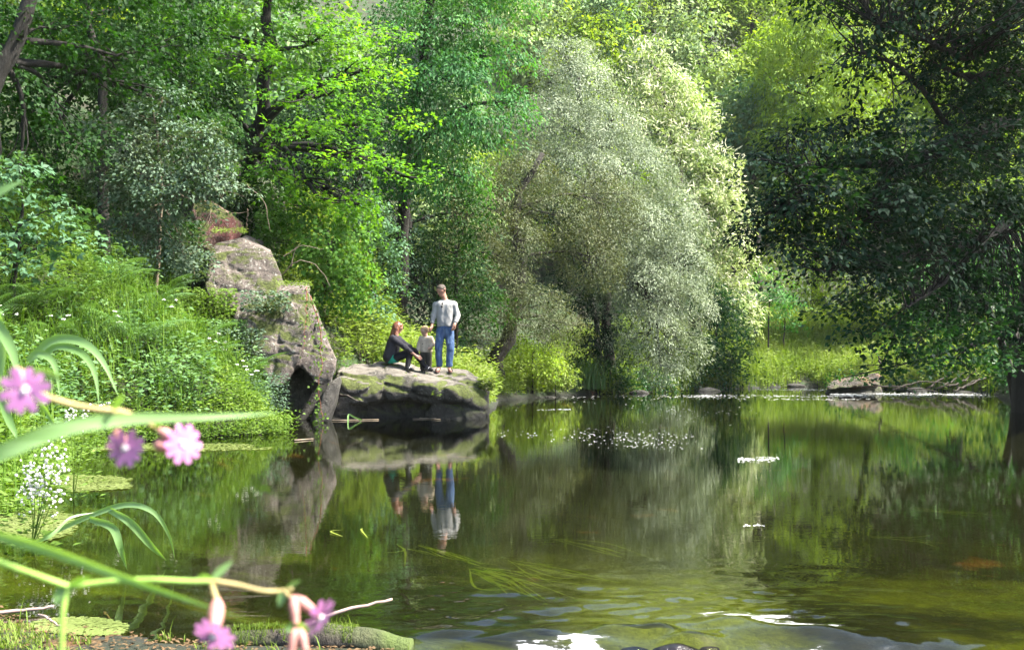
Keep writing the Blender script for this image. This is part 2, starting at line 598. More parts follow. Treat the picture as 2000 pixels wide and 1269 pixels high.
# ------------------------------------------------------------------ the ground
SHORE = np.array([(-3.9, 6.8), (-2.9, 5.2), (-2.25, 4.5), (-1.75, 4.34), (-1.3, 4.18), (-0.5, 4.12), (0.0, 3.4), (2.5, 2.4), (8, 2.2), (11, 6), (12, 14), (13.4, 24),
                  (15.5, 31), (17.6, 35.5), (16.8, 38.5), (15.0, 43), (14.2, 46.5), (13.0, 46.0), (8.3, 41.0), (2.7, 34.8), (-0.45, 29.2),
                  (-0.45, 24), (-0.95, 22.2), (-3.2, 21.2), (-4.7, 20), (-4.6, 17.6), (-4.05, 16.35), (-6.2, 14.2), (-5.7, 11.8), (-4.6, 8.8)])

def shore_dist(x, y):
    """distance to the water's edge, positive on land"""
    p = np.stack([x, y], -1)
    best = np.full(x.shape, 1e9)
    ins = np.zeros(x.shape, bool)
    n = len(SHORE)
    for i in range(n):
        a, b = SHORE[i], SHORE[(i + 1) % n]
        ab = b - a
        t = np.clip(((p - a) @ ab) / np.dot(ab, ab), 0, 1)
        best = np.minimum(best, np.linalg.norm(p - a - t[..., None] * ab, axis=-1))
        c = (a[1] > y) != (b[1] > y)
        with np.errstate(divide='ignore', invalid='ignore'):
            xi = (b[0] - a[0]) * (y - a[1]) / (b[1] - a[1]) + a[0]
        ins ^= c & (x < xi)
    return np.where(ins, -best, best)

def ground_z(x, y):
    x = np.asarray(x, float); y = np.asarray(y, float)
    d = shore_dist(x, y)
    p3 = np.stack([x, y, 0 * x], -1)
    nlo = fbm(p3 * 0.35, 3, 5); nhi = fbm(p3 * 1.6, 3, 9)
    dw = np.maximum(-d, 0)
    bed = -0.05 - 0.55 * sst(0, 2.6, dw) - 0.12 * nlo * sst(0, 2, dw) - 0.04 * nhi * sst(0, 1, dw)
    dl = np.maximum(d, 0)
    wl = sst(-2.6, -4.6, x) * sst(6, 10, y) * (1 - sst(26, 34, y))
    near = 1 - sst(5.5, 8.0, y)
    lip = (0.25 - 0.20 * near) * (1 - np.exp(-dl / 0.25))
    bank = wl * (0.72 * np.minimum(dl, 5) + 0.5 * np.maximum(dl - 5, 0)) + (1 - wl) * (0.12 - 0.07 * near) * np.minimum(dl, 14)
    mid = sst(-0.2, -2.5, x) * sst(21, 22.5, y) * (1 - sst(30, 36, y)) * 0.25 * np.minimum(dl, 6)
    hill = 0.80 * np.logaddexp(0, (y - 57) / 4) * 4 + 0.5 * np.logaddexp(0, (-x - 13) / 3) * 3 * sst(8, 16, y) + 0.55 * np.logaddexp(0, (x - 24) / 3) * 3 * sst(14, 24, y)
    hill = 110 * np.tanh(hill / 110)
    land = lip + bank + mid + hill + (0.12 * nhi * (1 - 0.75 * near) + 0.25 * nlo * (1 - near) * sst(2, 8, dl)) * sst(0.1, 0.8, dl)
    return np.where(d < 0, bed, land)

def axis(lo, hi, dense, step, far):
    a = list(np.arange(dense[0], dense[1], step))
    s = step
    while a[-1] < hi:
        s = min(s * 1.12, far); a.append(a[-1] + s)
    s = step
    while a[0] > lo:
        s = min(s * 1.12, far); a.insert(0, a[0] - s)
    return np.array(a)

def grid_mesh(xs, ys, zf):
    X, Y = np.meshgrid(xs, ys, indexing='ij')
    Z = zf(X, Y)
    v = np.stack([X, Y, Z], -1).reshape(-1, 3)
    nx, ny = len(xs), len(ys)
    i = (np.arange(nx - 1)[:, None] * ny + np.arange(ny - 1)[None, :]).reshape(-1)
    mb = MB(); mb.add(v, np.stack([i, i + ny, i + ny + 1, i + 1], -1))
    return mb

def ground_material():
    m, t, out = newmat('ground')
    geo = t.nodes.new('ShaderNodeNewGeometry')
    sp = t.nodes.new('ShaderNodeSeparateXYZ'); t.links.new(geo.outputs['Position'], sp.inputs[0])
    soil = ramp(t, noise_out(t, 1.7, 6, 0.65), [(0.3, (0.014, 0.012, 0.006)), (0.45, (0.022, 0.024, 0.008)), (0.55, (0.018, 0.040, 0.008)), (0.8, (0.032, 0.060, 0.012))])
    # river bed: gravel and silt with mats of yellow-green algae and rusty stones
    bed = ramp(t, noise_out(t, 0.42, 4, 0.62, stretch=(0.9, 1.0, 1)), [(0.40, (0.007, 0.008, 0.004)), (0.50, (0.018, 0.021, 0.005)), (0.60, (0.13, 0.15, 0.013)), (0.74, (0.06, 0.09, 0.012))])
    # mid-stream algae mat, its colour brightened to carry the willow's reflection
    mpn = t.nodes.new('ShaderNodeMapping'); mpn.inputs['Location'].default_value = (-0.55, -1.2, 0); mpn.inputs['Scale'].default_value = (0.5, 0.17, 0)
    t.links.new(geo.outputs['Position'], mpn.inputs['Vector'])
    ln_ = N(t, 'ShaderNodeVectorMath', operation='LENGTH'); t.links.new(mpn.outputs[0], ln_.inputs[0])
    la = N(t, 'ShaderNodeMath', operation='MULTIPLY_ADD'); t.links.new(noise_out(t, 1.3, 4), la.inputs[0]); la.inputs[1].default_value = 0.9; t.links.new(ln_.outputs['Value'], la.inputs[2])
    bed = mixc(t, ramp(t, la.outputs[0], [(0.62, (1, 1, 1)), (0.95, (0, 0, 0))]), bed, (0.21, 0.24, 0.05))
    dm = N(t, 'ShaderNodeMapRange'); t.links.new(sp.outputs['Y'], dm.inputs['Value'])
    dm.inputs['From Min'].default_value = 6.8; dm.inputs['From Max'].default_value = 10.0
    bed = mixc(t, dm.outputs[0], bed, (0.008, 0.009, 0.005))      # algae in the shallows; beyond, bed colour darkened for light lost in depth
    rust = ramp(t, noise_out(t, 0.9, 3), [(0.66, (0, 0, 0)), (0.72, (0.7, 0.7, 0.7))])
    bed = mixc(t, rust, bed, (0.20, 0.075, 0.02))
    peb = ramp(t, noise_out(t, 14, 4, 0.6), [(0.3, (0.55, 0.55, 0.5)), (0.7, (1.25, 1.25, 1.2))])
    bed = mixc(t, 0.8, bed, peb, 'MULTIPLY')
    wf = ramp(t, sp.outputs['Z'], [(0.0, (0, 0, 0)), (0.02, (0, 0, 0)), (0.16, (1, 1, 1))])
    c = mixc(t, wf, bed, soil)
    p = N(t, 'ShaderNodeBsdfPrincipled', Roughness=0.95)
    t.links.new(c, p.inputs['Base Color'])
    bn = N(t, 'ShaderNodeBump', Distance=0.05)
    t.links.new(noise_out(t, 12, 6, 0.7), bn.inputs['Height'])
    t.links.new(bn.outputs[0], p.inputs['Normal'])
    t.links.new(p.outputs[0], out.inputs['Surface'])
    return m

xs = axis(-150, 160, (-8, 15), 0.16, 5.0)
ys = axis(-40, 190, (2, 34), 0.16, 5.0)
gmb = grid_mesh(xs, ys, ground_z)
g_o = solo('ground', gmb, ground_material(), 'grassy river banks, stream bed and wooded hillside', 'ground', kind='structure', smooth=True)

# ------------------------------------------------------------------ the water
ROCKS_IN_RAPID = [(0.12, 4.34, 0.30, 0.020), (0.48, 4.36, 0.16, 0.035), (0.66, 4.34, 0.14, 0.045), (0.98, 4.48, 0.34, 0.035), (1.30, 4.34, 0.32, 0.025), (-0.25, 4.35, 0.22, 0.02), (0.78, 4.24, 0.16, 0.04)]
def water_z(x, y):
    p3 = np.stack([x, y, 0 * x], -1)
    near = 1 - sst(4.6, 6.2, y)
    m = sst(-0.6, -0.1, x) * (1 - sst(1.5, 2.3, x))
    drop = -0.22 * (1 - sst(3.60, 4.40, y + 0.10 * vnoise(p3 * 2.1, 4))) * m
    z = drop
    for (cx, cy_, r, h) in ROCKS_IN_RAPID:
        q = ((x - cx) / r) ** 2 + ((y - cy_) / (r * 0.45)) ** 2
        z = z + h * np.exp(-q * 2.0)
    z = z + near * m * (0.020 * fbm(p3 * np.array([5, 9, 1]), 3, 21))
    z = z + near * 0.003 * fbm(p3 * np.array([5, 12, 1]), 2, 22)
    return z

def water_material():
    m, t, out = newmat('river_water')
    b1 = N(t, 'ShaderNodeBump', Strength=1.0, Distance=0.0005)
    t.links.new(noise_out(t, 3.0, 3, 0.55, stretch=(0.8, 1.5, 1)), b1.inputs['Height'])
    b2 = N(t, 'ShaderNodeBump', Strength=1.0, Distance=0.0003)
    t.links.new(noise_out(t, 13, 2, 0.5, stretch=(0.6, 1.4, 1)), b2.inputs['Height'])
    t.links.new(b1.outputs[0], b2.inputs['Normal'])
    gl = N(t, 'ShaderNodeBsdfGlossy', Roughness=0.004)
    gl.inputs['Color'].default_value = (0.96, 0.97, 0.96, 1)
    t.links.new(b2.outputs[0], gl.inputs['Normal'])
    tr = t.nodes.new('ShaderNodeBsdfTransparent')
    tr.inputs['Color'].default_value = (0.46, 0.48, 0.28, 1)
    fr = N(t, 'ShaderNodeFresnel', IOR=1.34)
    t.links.new(b2.outputs[0], fr.inputs['Normal'])
    mx = t.nodes.new('ShaderNodeMixShader')
    t.links.new(fr.outputs[0], mx.inputs[0])
    t.links.new(tr.outputs[0], mx.inputs[1]); t.links.new(gl.outputs[0], mx.inputs[2])
    # aerated white water plus painted sky glare, where the mesh says so
    at = t.nodes.new('ShaderNodeAttribute'); at.attribute_name = 'foam'
    fo = noise_out(t, 13, 9, 0.8, stretch=(0.9, 2.4, 1))
    ad = N(t, 'ShaderNodeMath', operation='ADD'); t.links.new(at.outputs['Fac'], ad.inputs[0]); t.links.new(fo, ad.inputs[1])
    ff = ramp(t, ad.outputs[0], [(0.82, (0, 0, 0)), (0.98, (0.02, 0.02, 0.02)), (1.10, (0.07, 0.07, 0.07)), (1.18, (0.16, 0.16, 0.16)), (1.35, (0.4, 0.4, 0.4))])
    df = N(t, 'ShaderNodeBsdfPrincipled', Roughness=0.35)
    df.inputs['Base Color'].default_value = (0.9, 0.91, 0.93, 1)
    m2 = t.nodes.new('ShaderNodeMixShader')
    t.links.new(ff, m2.inputs[0]); t.links.new(mx.outputs[0], m2.inputs[1]); t.links.new(df.outputs[0], m2.inputs[2])
    t.links.new(m2.outputs[0], out.inputs['Surface'])
    return m

wxs = np.concatenate([np.arange(-8, -1, 0.25), np.arange(-1, 2.6, 0.022), np.arange(2.6, 8, 0.15), np.arange(8, 24, 0.8)])
wys = np.concatenate([np.arange(1.8, 3.6, 0.2), np.arange(3.6, 5.2, 0.022), np.arange(5.2, 9, 0.06), np.arange(9, 20, 0.3), np.arange(20, 54, 1.0)])
wmb = grid_mesh(wxs, wys, water_z)
wme = wmb.mesh('river_water', True)
fa = wme.attributes.new('foam', 'FLOAT', 'POINT')
wv = np.concatenate(wmb.v)
wx, wy = wv[:, 0], wv[:, 1]
wob = 0.12 * fbm(np.stack([wx * 4, wy * 9, 0 * wx], -1), 4, 8)
f1_ = sst(4.40, 4.24, wy + wob) * sst(-0.05, 0.10, wx + wob) * (1 - sst(0.40, 0.52, wx + wob))
f2_ = 0.42 * sst(4.36, 4.24, wy + wob) * sst(0.45, 0.52, wx) * (1 - sst(0.78, 0.9, wx))
f3_ = 1.05 * sst(1.7, 0.2, ((wx - 1.20 - wob) / 0.36) ** 2 + ((wy - 4.53 - wob + 0.25 * (wx - 1.2)) / 0.15) ** 2)
f4_ = sst(4.28, 4.14, wy + wob) * sst(0.95, 1.1, wx) * (1 - sst(1.5, 1.8, wx))
f5_ = 0.35 * sst(4.5, 4.3, wy + wob) * sst(-0.35, -0.2, wx) * (1 - sst(-0.05, 0.05, wx))
f3_ = f3_ * np.clip(0.85 + 0.9 * fbm(np.stack([wx * 9, wy * 26, 0 * wx], -1), 3, 12), 0, 1.2)
f1_ = f1_ * np.clip(0.95 + 0.7 * fbm(np.stack([wx * 9, wy * 22, 0 * wx], -1), 3, 13), 0, 1.2)
foam = np.maximum.reduce([f1_, f2_, f3_, f4_, f5_]) * 0.58
fa.data.foreach_set('value', np.clip(foam, 0, 1).astype(np.float32))
w_o = solo('river_water', wme, water_material(), 'calm green river reflecting the trees', 'river', kind='structure')

# ------------------------------------------------------------------ rocks
def rock(hulls, h=0.045, k=0.10, join=0.05, amp=0.06, fscale=2.0, seed=1, crack=0.0, pad=0.25, ridge=0.0, carve=(), chips=0, strata=0.0):
    allp = np.concatenate([np.asarray(q) for q in hulls])
    g, org = grid(allp.min(0) - pad, allp.max(0) + pad, h)
    v = None
    for q in hulls:
        s = sd_hull(g, q, k)
        v = s if v is None else smin(v, s, join)
    rc = np.random.default_rng(seed + 500)
    for q in hulls[:3]:
        q = np.asarray(q); cen = q.mean(0)
        for _ in range(chips):
            n_ = nz(rc.normal(size=3) * np.array([1, 1, 0.8]) + np.array([0, -0.5, 0]))
            sup = (q @ n_).max()
            wdt = sup - cen @ n_
            pl_ = g @ n_ - (sup - wdt * rc.uniform(0.10, 0.30))
            v = np.where(sd_hull(g, q, k) < 0.06, np.maximum(v, pl_), v) if len(hulls) > 1 else np.maximum(v, pl_)
    for (cc, rr) in carve:
        v = np.maximum(v, -(np.linalg.norm((g - cc) / np.asarray(rr), axis=-1) - 1 + 0.55 * fbm(g * 4.3, 3, 77)) * min(rr))
    v = v + amp * fbm(g * fscale, 5, seed)
    if ridge:
        # angular facets and cracks
        n1 = np.abs(vnoise(g * 1.7 + 3.1, seed + 50)); n2 = np.abs(vnoise(g * np.array([2.4, 2.4, 1.2]) + 9.7, seed + 60))
        v = v + ridge * (np.exp(-(n1 / 0.05) ** 2) + 0.6 * np.exp(-(n2 / 0.05) ** 2))
    if strata:
        wv_ = 0.45 * fbm(g * 0.9, 3, seed + 91)
        for (nd, fq, w_) in (((0.25, 0.3, 1.0), 2.1, 1.0), ((0.9, -0.35, 0.45), 1.5, 0.8), ((-0.5, -0.6, 0.8), 1.1, 0.7)):
            q = (g @ nz(V3(nd))) * fq + wv_
            fr_ = np.abs(q - np.round(q))
            v = v + strata * w_ * (1.3 * np.exp(-(fr_ / 0.06) ** 2) + 0.9 * (_hash(np.round(q - 0.5).astype(np.int64), np.round(q * 0).astype(np.int64), np.round(q * 0).astype(np.int64), seed) - 0.5))
    vv, f = surface_nets(v, org, h)
    mb = MB(); mb.add(vv, f)
    return mb
V3 = lambda a: np.array(a, float)

def pts(lst):
    return np.array([P(*q) for q in lst])

M['rock'] = rock_mat('slab_rock', (0.125, 0.10, 0.087), (0.205, 0.17, 0.15), (0.042, 0.033, 0.027), 0.45, lichen=0.6)
M['rock_red'] = rock_mat('red_rock', (0.15, 0.085, 0.07), (0.21, 0.15, 0.13), (0.07, 0.04, 0.035), 0.75, red=(0.16, 0.055, 0.05), lichen=0.3)
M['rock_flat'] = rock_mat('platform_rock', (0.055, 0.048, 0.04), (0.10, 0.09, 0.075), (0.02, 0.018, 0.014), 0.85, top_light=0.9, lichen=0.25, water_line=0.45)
M['rock_dark'] = rock_mat('wet_rock', (0.06, 0.055, 0.048), (0.13, 0.12, 0.10), (0.025, 0.022, 0.02), 0.3, lichen=0.15, water_line=0.35)

M['rock_wet'] = plain('glossy_wet_stone', (0.018, 0.013, 0.009), 0.15, 0.6, 0.5, 9, 0.01, 30)
outc = thing('rock_outcrop', P(560, 835, 19.3), 'tall pinkish grey rock outcrop leaning over the dark cleft beside the flat rock', 'rock')
YA = 18.9
s1 = pts([(452, 632, 19.3), (462, 600, 19.4), (556, 575, 19.4), (602, 640, 19.0), (580, 708, 18.85), (549, 757, 18.75), (522, 750, 18.8), (484, 668, 19.0),
          (452, 632, 20.8), (462, 590, 21.2), (570, 575, 21.2), (610, 690, 20.8), (560, 735, 20.0), (530, 735, 20.0)])
s2 = pts([(560, 572, 19.5), (601, 570, 19.5), (614, 594, 19.4), (635, 653, 19.25), (659, 706, 19.2), (650, 736, 19.15), (637, 757, 19.15), (620, 752, 19.1), (582, 712, 19.05), (590, 640, 19.15),
          (570, 575, 21.2), (604, 575, 21.2), (650, 700, 20.9), (630, 735, 20.3), (590, 700, 20.4)])
part(outc, 'leaning_slab', rock([s1, s2], h=0.03, k=0.025, join=0.01, amp=0.055, chips=0, fscale=2.3, seed=3, ridge=0.03, strata=0.017), M['rock'], smooth=True)
u1 = pts([(398, 560, 19.7), (414, 485, 20.0), (440, 452, 20.3), (486, 446, 20.4), (522, 466, 20.2), (549, 530, 19.9), (575, 600, 19.6), (470, 640, 19.5), (415, 640, 19.6),
          (400, 520, 21.6), (440, 450, 21.8), (500, 445, 21.8), (570, 600, 21.6), (410, 640, 21.4)])
part(outc, 'upper_block', rock([u1], h=0.03, k=0.02, amp=0.06, fscale=2.3, chips=10, strata=0.016, seed=8, ridge=0.022), M['rock'], smooth=True)
t1 = pts([(366, 400, 20.9), (385, 389, 21.0), (412, 392, 21.0), (432, 422, 20.8), (474, 434, 20.8), (470, 470, 20.7), (400, 505, 20.6), (368, 470, 20.7),
          (366, 400, 22.2), (420, 395, 22.3), (474, 440, 22.2), (400, 500, 22.0)])
part(outc, 'top_block', rock([t1], h=0.035, k=0.02, chips=6, amp=0.06, fscale=3, seed=12, ridge=0.02), M['rock_red'], 'dark red broken block crowning the outcrop', smooth=True)
l1 = pts([(470, 572, 19.9), (600, 556, 20.0), (612, 566, 19.8), (560, 590, 19.3), (500, 600, 19.35), (455, 600, 19.6), (470, 560, 21), (605, 548, 21), (590, 600, 21), (470, 600, 21)])
part(outc, 'ledge', rock([l1], h=0.035, k=0.06, amp=0.05, fscale=3, seed=15), M['rock'], smooth=True)
v1 = pts([(530, 700, 20.1), (650, 700, 20.2), (660, 845, 20.0), (520, 850, 19.9), (530, 700, 21.5), (650, 700, 21.5), (660, 845, 21.5), (520, 850, 21.5)])
part(outc, 'cleft_wall', rock([v1], h=0.05, amp=0.08, seed=17), M['rock_dark'], smooth=True)
s3 = pts([(640, 752, 19.25), (664, 732, 19.4), (668, 745, 19.5), (655, 780, 19.35), (640, 818, 19.2), (612, 840, 19.1), (600, 845, 19.15), (615, 790, 19.3),
          (650, 745, 20.5), (668, 745, 20.6), (645, 840, 20.4), (600, 845, 20.3)])
part(outc, 'leaning_foot', rock([s3], h=0.03, k=0.03, amp=0.03, fscale=3, seed=19), M['rock_dark'], smooth=True)

flat = thing('flat_rock', P(800, 822, 20.2), 'long flat-topped mossy rock jutting into the river, people on it', 'rock')
f1 = pts([(652, 738, 20.1), (664, 720, 20.5), (742, 712, 21.0), (756, 730, 20.35), (752, 762, 19.95), (738, 782, 20.0), (690, 790, 20.15), (650, 800, 20.0), (655, 716, 22.6), (770, 708, 22.8), (655, 800, 22.4), (760, 790, 22.4)])
f2 = pts([(728, 716, 20.75), (772, 711, 20.9), (806, 724, 20.45), (818, 745, 20.0), (800, 778, 20.0), (765, 786, 20.1), (742, 770, 20.15), (735, 706, 22.8), (810, 712, 22.8), (745, 790, 22.5), (815, 790, 22.5)])
f3 = pts([(786, 724, 20.55), (850, 724, 20.6), (905, 724, 20.7), (936, 738, 20.6), (954, 768, 20.4), (940, 780, 20.15), (880, 756, 19.9), (815, 748, 19.98), (800, 782, 20.1), (850, 790, 20.05), (930, 800, 20.05), (956, 800, 20.3), (800, 712, 22.6), (905, 716, 22.6), (952, 756, 22.2), (955, 800, 22.2), (800, 790, 22.4)])
f4 = pts([(648, 770, 20.55), (830, 770, 20.6), (840, 850, 20.45), (640, 850, 20.35), (650, 770, 22.4), (830, 770, 22.4), (830, 850, 22.4), (650, 850, 22.4)])
f5 = pts([(826, 800, 20.35), (850, 778, 20.15), (948, 782, 20.15), (953, 848, 20.25), (900, 850, 19.95), (836, 850, 20.1), (840, 780, 22.2), (953, 780, 22.2), (953, 850, 22.2), (840, 850, 22.2)])
f6 = pts([(640, 752, 20.15), (668, 742, 20.1), (700, 770, 20.1), (664, 800, 20.0), (640, 850, 19.95), (690, 850, 20.3), (700, 850, 21.8), (640, 850, 21.8), (650, 750, 21.8), (700, 760, 21.8)])
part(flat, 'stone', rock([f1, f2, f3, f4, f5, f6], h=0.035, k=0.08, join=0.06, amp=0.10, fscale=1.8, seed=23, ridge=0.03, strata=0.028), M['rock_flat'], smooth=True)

isl = thing('river_boulder', P(1665, 768, 36), 'rust and moss topped boulder in the far shallows under hanging oak boughs', 'rock')
i1 = pts([(1614, 756, 36), (1620, 746, 36.2), (1650, 736, 36.5), (1705, 730, 36.6), (1722, 738, 36.4), (1718, 752, 36), (1650, 760, 35.7), (1625, 746, 37.4), (1712, 734, 38), (1700, 756, 38)])
i2 = pts([(1616, 760, 36.2), (1720, 752, 36.3), (1728, 780, 36), (1612, 780, 35.9), (1670, 780, 35.7), (1620, 764, 38), (1722, 756, 38), (1620, 780, 38), (1728, 780, 38)])
M['rock_rust'] = rock_mat('rust_rock', (0.045, 0.033, 0.024), (0.10, 0.075, 0.055), (0.02, 0.015, 0.011), 0.6, red=(0.10, 0.042, 0.014), lichen=0.15, top_light=0.2, water_line=0.5)
part(isl, 'stone', rock([i1, i2], h=0.06, k=0.06, join=0.04, amp=0.13, fscale=1.3, seed=31, ridge=0.03), M['rock_rust'], smooth=True)

# stones along the far waterline
for q, (px, py, s, lab) in enumerate([(1015, 772, 0.55, 'dark wet stone at the foot of the bank just past the flat rock'),
                                 (1075, 776, 0.30, 'small grey waterline stone below the green reeds'),
                                 (1250, 768, 0.45, 'brown waterline stone under the grey willow'),
                                 (1385, 764, 0.5, 'dark waterline stone under the dark bush by the far meadow'),
                                 (1555, 755, 0.55, 'brown stone at the edge of the far meadow'),
                                 (1790, 764, 0.5, 'grey stone by the driftwood branches'),
                                 (1885, 768, 0.45, 'rounded stone in front of the drift pile near the oak trunk')]):
    c = W(px, py)
    rr = np.random.default_rng(100 + q)
    pp = [c + np.array([s * math.cos(a) * rr.uniform(0.7, 1.2), 0.8 * s * math.sin(a) * rr.uniform(0.7, 1.2), z * s]) for a in np.arange(6) * 1.05 for z in (-0.4, 0.15 * rr.uniform(0.6, 1.6))] + [c + np.array([0, 0, 0.42 * s])]
    solo('waterline_stone', rock([pp], h=0.06, k=0.12, amp=0.06, fscale=2.5, seed=40 + q), M['rock_dark'], lab, 'stone', 'stones along the far waterline', smooth=True)
print('rocks', time.time() - T0)

# ------------------------------------------------------------------ trees
def crown(lobes, L, Wd, layers, spray, per, flat=0.6, droop=0.3, shell=0.45, seed=0, mesh=None, jitter=0.34, hang=0.0, palm=False):
    """lobes: (centre, (rx,ry,rz)); returns leaf builder and spray centres per lobe"""
    r = np.random.default_rng(seed)
    mb = mesh or MB()
    cent = []
    for (c, rad) in lobes:
        c = np.asarray(c, float); rad = np.asarray(rad, float)
        n = max(3, int(layers * math.pi * rad[0] * rad[2] / (0.5 * L * Wd) / per))
        d = nz(r.normal(size=(n, 3)))
        rf = 1 - shell * r.random(n) ** 1.7
        rf = rf + 0.28 * r.random(n) * (r.random(n) > 0.86)
        bump = 1 + 0.42 * fbm(d * 1.9 + c * 0.37, 3, seed + 5)
        pos = c + d * rad * (rf * bump)[:, None]
        sn = nz(np.array([0, 0, 1.0]) * flat + d * (1 - flat) * np.array([1, 1, 0.6]) + r.normal(size=(n, 3)) * 0.22)
        out = nz(d * np.array([1, 1, 0.25]) + 1e-6)
        t1 = nz(out - (out * sn).sum(-1, keepdims=True) * sn)
        t2 = np.cross(sn, t1)
        m = per
        S = spray * r.uniform(0.55, 1.3, n)
        a = r.uniform(0, 2 * np.pi, (n, m)); q = np.sqrt(r.random((n, m)))
        u = np.cos(a) * q * 1.35; w = np.sin(a) * q * 0.8
        off = (u[..., None] * t1[:, None, :] + w[..., None] * t2[:, None, :]) * S[:, None, None]
        off = off + sn[:, None, :] * (r.normal(size=(n, m)) * 0.16 * S[:, None])[..., None]
        off[..., 2] -= droop * (q ** 2) * S[:, None] * 0.6
        lp = (pos[:, None, :] + off).reshape(-1, 3)
        ld = nz(off + t1[:, None, :] * S[:, None, None] * 0.5 + r.normal(size=off.shape) * 0.35 * S[:, None, None]).reshape(-1, 3)
        if hang:
            ld = nz(ld + np.array([0, 0, -hang]))
        ln = nz(np.repeat(sn, m, 0) + r.normal(size=(n * m, 3)) * jitter)
        sc = r.uniform(0.5, 1.4, n * m)
        leaves(mb, lp, ld, ln, L * sc, Wd * sc, palm=palm)
        cent.append(pos)
    return mb, cent

def limbs(mb, trunk, r0, r1, lobes, cent, twigs=8, tr=0.35, seed=0, sides=7, from_frac=(0.35, 0.95), lr=None):
    """trunk polyline, one limb to each lobe, twigs from the limb to some sprays"""
    r = np.random.default_rng(seed + 900)
    tp = smooth_line(trunk, 14)
    tp[1:-1] += r.normal(size=(12, 3)) * r0 * 0.25
    rad = np.linspace(r0, r1, 14); rad[0] *= 1.35; rad[1] *= 1.1
    tube(mb, tp, r0, r1, sides + 2, radii=rad)
    for (c, ra), ce in zip(lobes, cent):
        c = np.asarray(c, float)
        d = np.linalg.norm(tp - c, axis=1) + np.where((np.arange(14) / 13 < from_frac[0]) | (np.arange(14) / 13 > from_frac[1]), 50, 0) + np.maximum(tp[:, 2] - c[2] + 0.2, 0) * 1.5
        k = int(np.argmin(d))
        s = tp[k]
        L = np.linalg.norm(c - s)
        mid = s + (c - s) * 0.5 + np.array([0, 0, 0.10 * L]) + r.normal(size=3) * 0.07 * L
        lp = smooth_line([s, mid, c], 8)
        a = lr or min(rad[k] * 0.55, 0.02 + 0.022 * L)
        tube(mb, lp, a, a * 0.35, 5, cap=False)
        if len(ce):
            for j in r.choice(len(ce), min(twigs, len(ce)), replace=False):
                e = ce[j]
                st = lp[r.integers(4, 8)]
                md = (st + e) / 2 + r.normal(size=3) * 0.06 * np.linalg.norm(e - st)
                tube(mb, smooth_line([st, md, e], 5), a * 0.3, 0.004, 3, cap=False)
    return tp

def tree(name, label, trunk, r0, r1, lobes, mat, L, Wd, layers, spray, per, bark='bark', group=None, twigs=8, seed=0, extra=None, **kw):
    trunk = np.asarray(trunk, float)
    root = thing(name, trunk[0], label, 'tree' if 'bush' not in name and 'shrub' not in name else 'shrub', group)
    cm, cent = crown(lobes, L, Wd, layers, spray, per, seed=seed, **kw)
    tm = MB()
    limbs(tm, trunk, r0, r1, lobes, cent, twigs, seed=seed)
    part(root, 'trunk', tm, M[bark], smooth=True)
    part(root, 'crown', cm, M[mat])
    if extra:
        extra(root, cent)
    return root

def LB(lst):
    """lobes from (px,py,Y, half-width px, half-height px[, half-depth m])"""
    o = []
    for q in lst:
        px, py, Y, hw, hh = q[:5]
        s = Y / F
        o.append((P(px, py, Y), (hw * s, q[5] if len(q) > 5 else (hw + hh) * 0.5 * s, hh * s)))
    return o

def gz(x, y):
    return float(ground_z(np.array([x]), np.array([y]))[0])

def on_ground(px, Y, dz=-0.15):
    x = (px - 1000) / F * Y
    return np.array([x, Y, gz(x, Y) + dz])

# the bright maple over the outcrop
tree('maple_tree', 'bright green maple with layered sprays spreading over the rock outcrop', [on_ground(470, 25.5), P(490, 330, 25), P(520, 120, 24), P(530, -150, 23.5)], 0.26, 0.10,
     LB([(640, 60, 22.5, 130, 34), (500, 120, 22.5, 130, 31), (720, 135, 22, 80, 24), (640, 185, 21.5, 130, 24), (745, 235, 21.5, 75, 19), (600, 255, 21.5, 120, 22), (700, 310, 21, 110, 16),
         (795, 345, 20.8, 45, 14), (530, 330, 21.8, 110, 18), (620, 385, 21.5, 100, 14), (400, 60, 23, 110, 31), (560, -40, 23, 160, 43), (690, -90, 23, 120, 49), (420, -120, 23.5, 140, 55), (350, 190, 22.5, 70, 24), (580, -220, 23, 150, 55), (700, 400, 21.2, 50, 14)]),
     'maple', 0.105, 0.085, 2.7, 0.45, 30, flat=0.92, droop=0.35, seed=1, twigs=10, palm=True)
# dark trees in the upper left corner
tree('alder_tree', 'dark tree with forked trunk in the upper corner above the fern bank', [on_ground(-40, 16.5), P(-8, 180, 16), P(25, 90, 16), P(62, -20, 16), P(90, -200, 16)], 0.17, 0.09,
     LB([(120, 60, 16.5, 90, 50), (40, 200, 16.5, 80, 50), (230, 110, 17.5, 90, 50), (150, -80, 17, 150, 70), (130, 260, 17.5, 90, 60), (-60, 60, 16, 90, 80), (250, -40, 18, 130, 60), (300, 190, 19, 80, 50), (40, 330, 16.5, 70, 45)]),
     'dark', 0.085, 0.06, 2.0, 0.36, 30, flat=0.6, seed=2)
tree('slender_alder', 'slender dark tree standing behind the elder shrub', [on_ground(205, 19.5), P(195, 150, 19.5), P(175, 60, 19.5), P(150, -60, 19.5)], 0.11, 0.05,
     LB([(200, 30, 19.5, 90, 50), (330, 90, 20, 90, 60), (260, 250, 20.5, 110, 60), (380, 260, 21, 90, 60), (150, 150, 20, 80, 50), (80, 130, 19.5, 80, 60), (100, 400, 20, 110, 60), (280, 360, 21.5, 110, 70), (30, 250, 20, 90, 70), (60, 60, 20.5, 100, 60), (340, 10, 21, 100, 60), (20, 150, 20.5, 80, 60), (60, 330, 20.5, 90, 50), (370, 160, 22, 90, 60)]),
     'dark', 0.085, 0.06, 2.2, 0.36, 30, flat=0.5, seed=3)
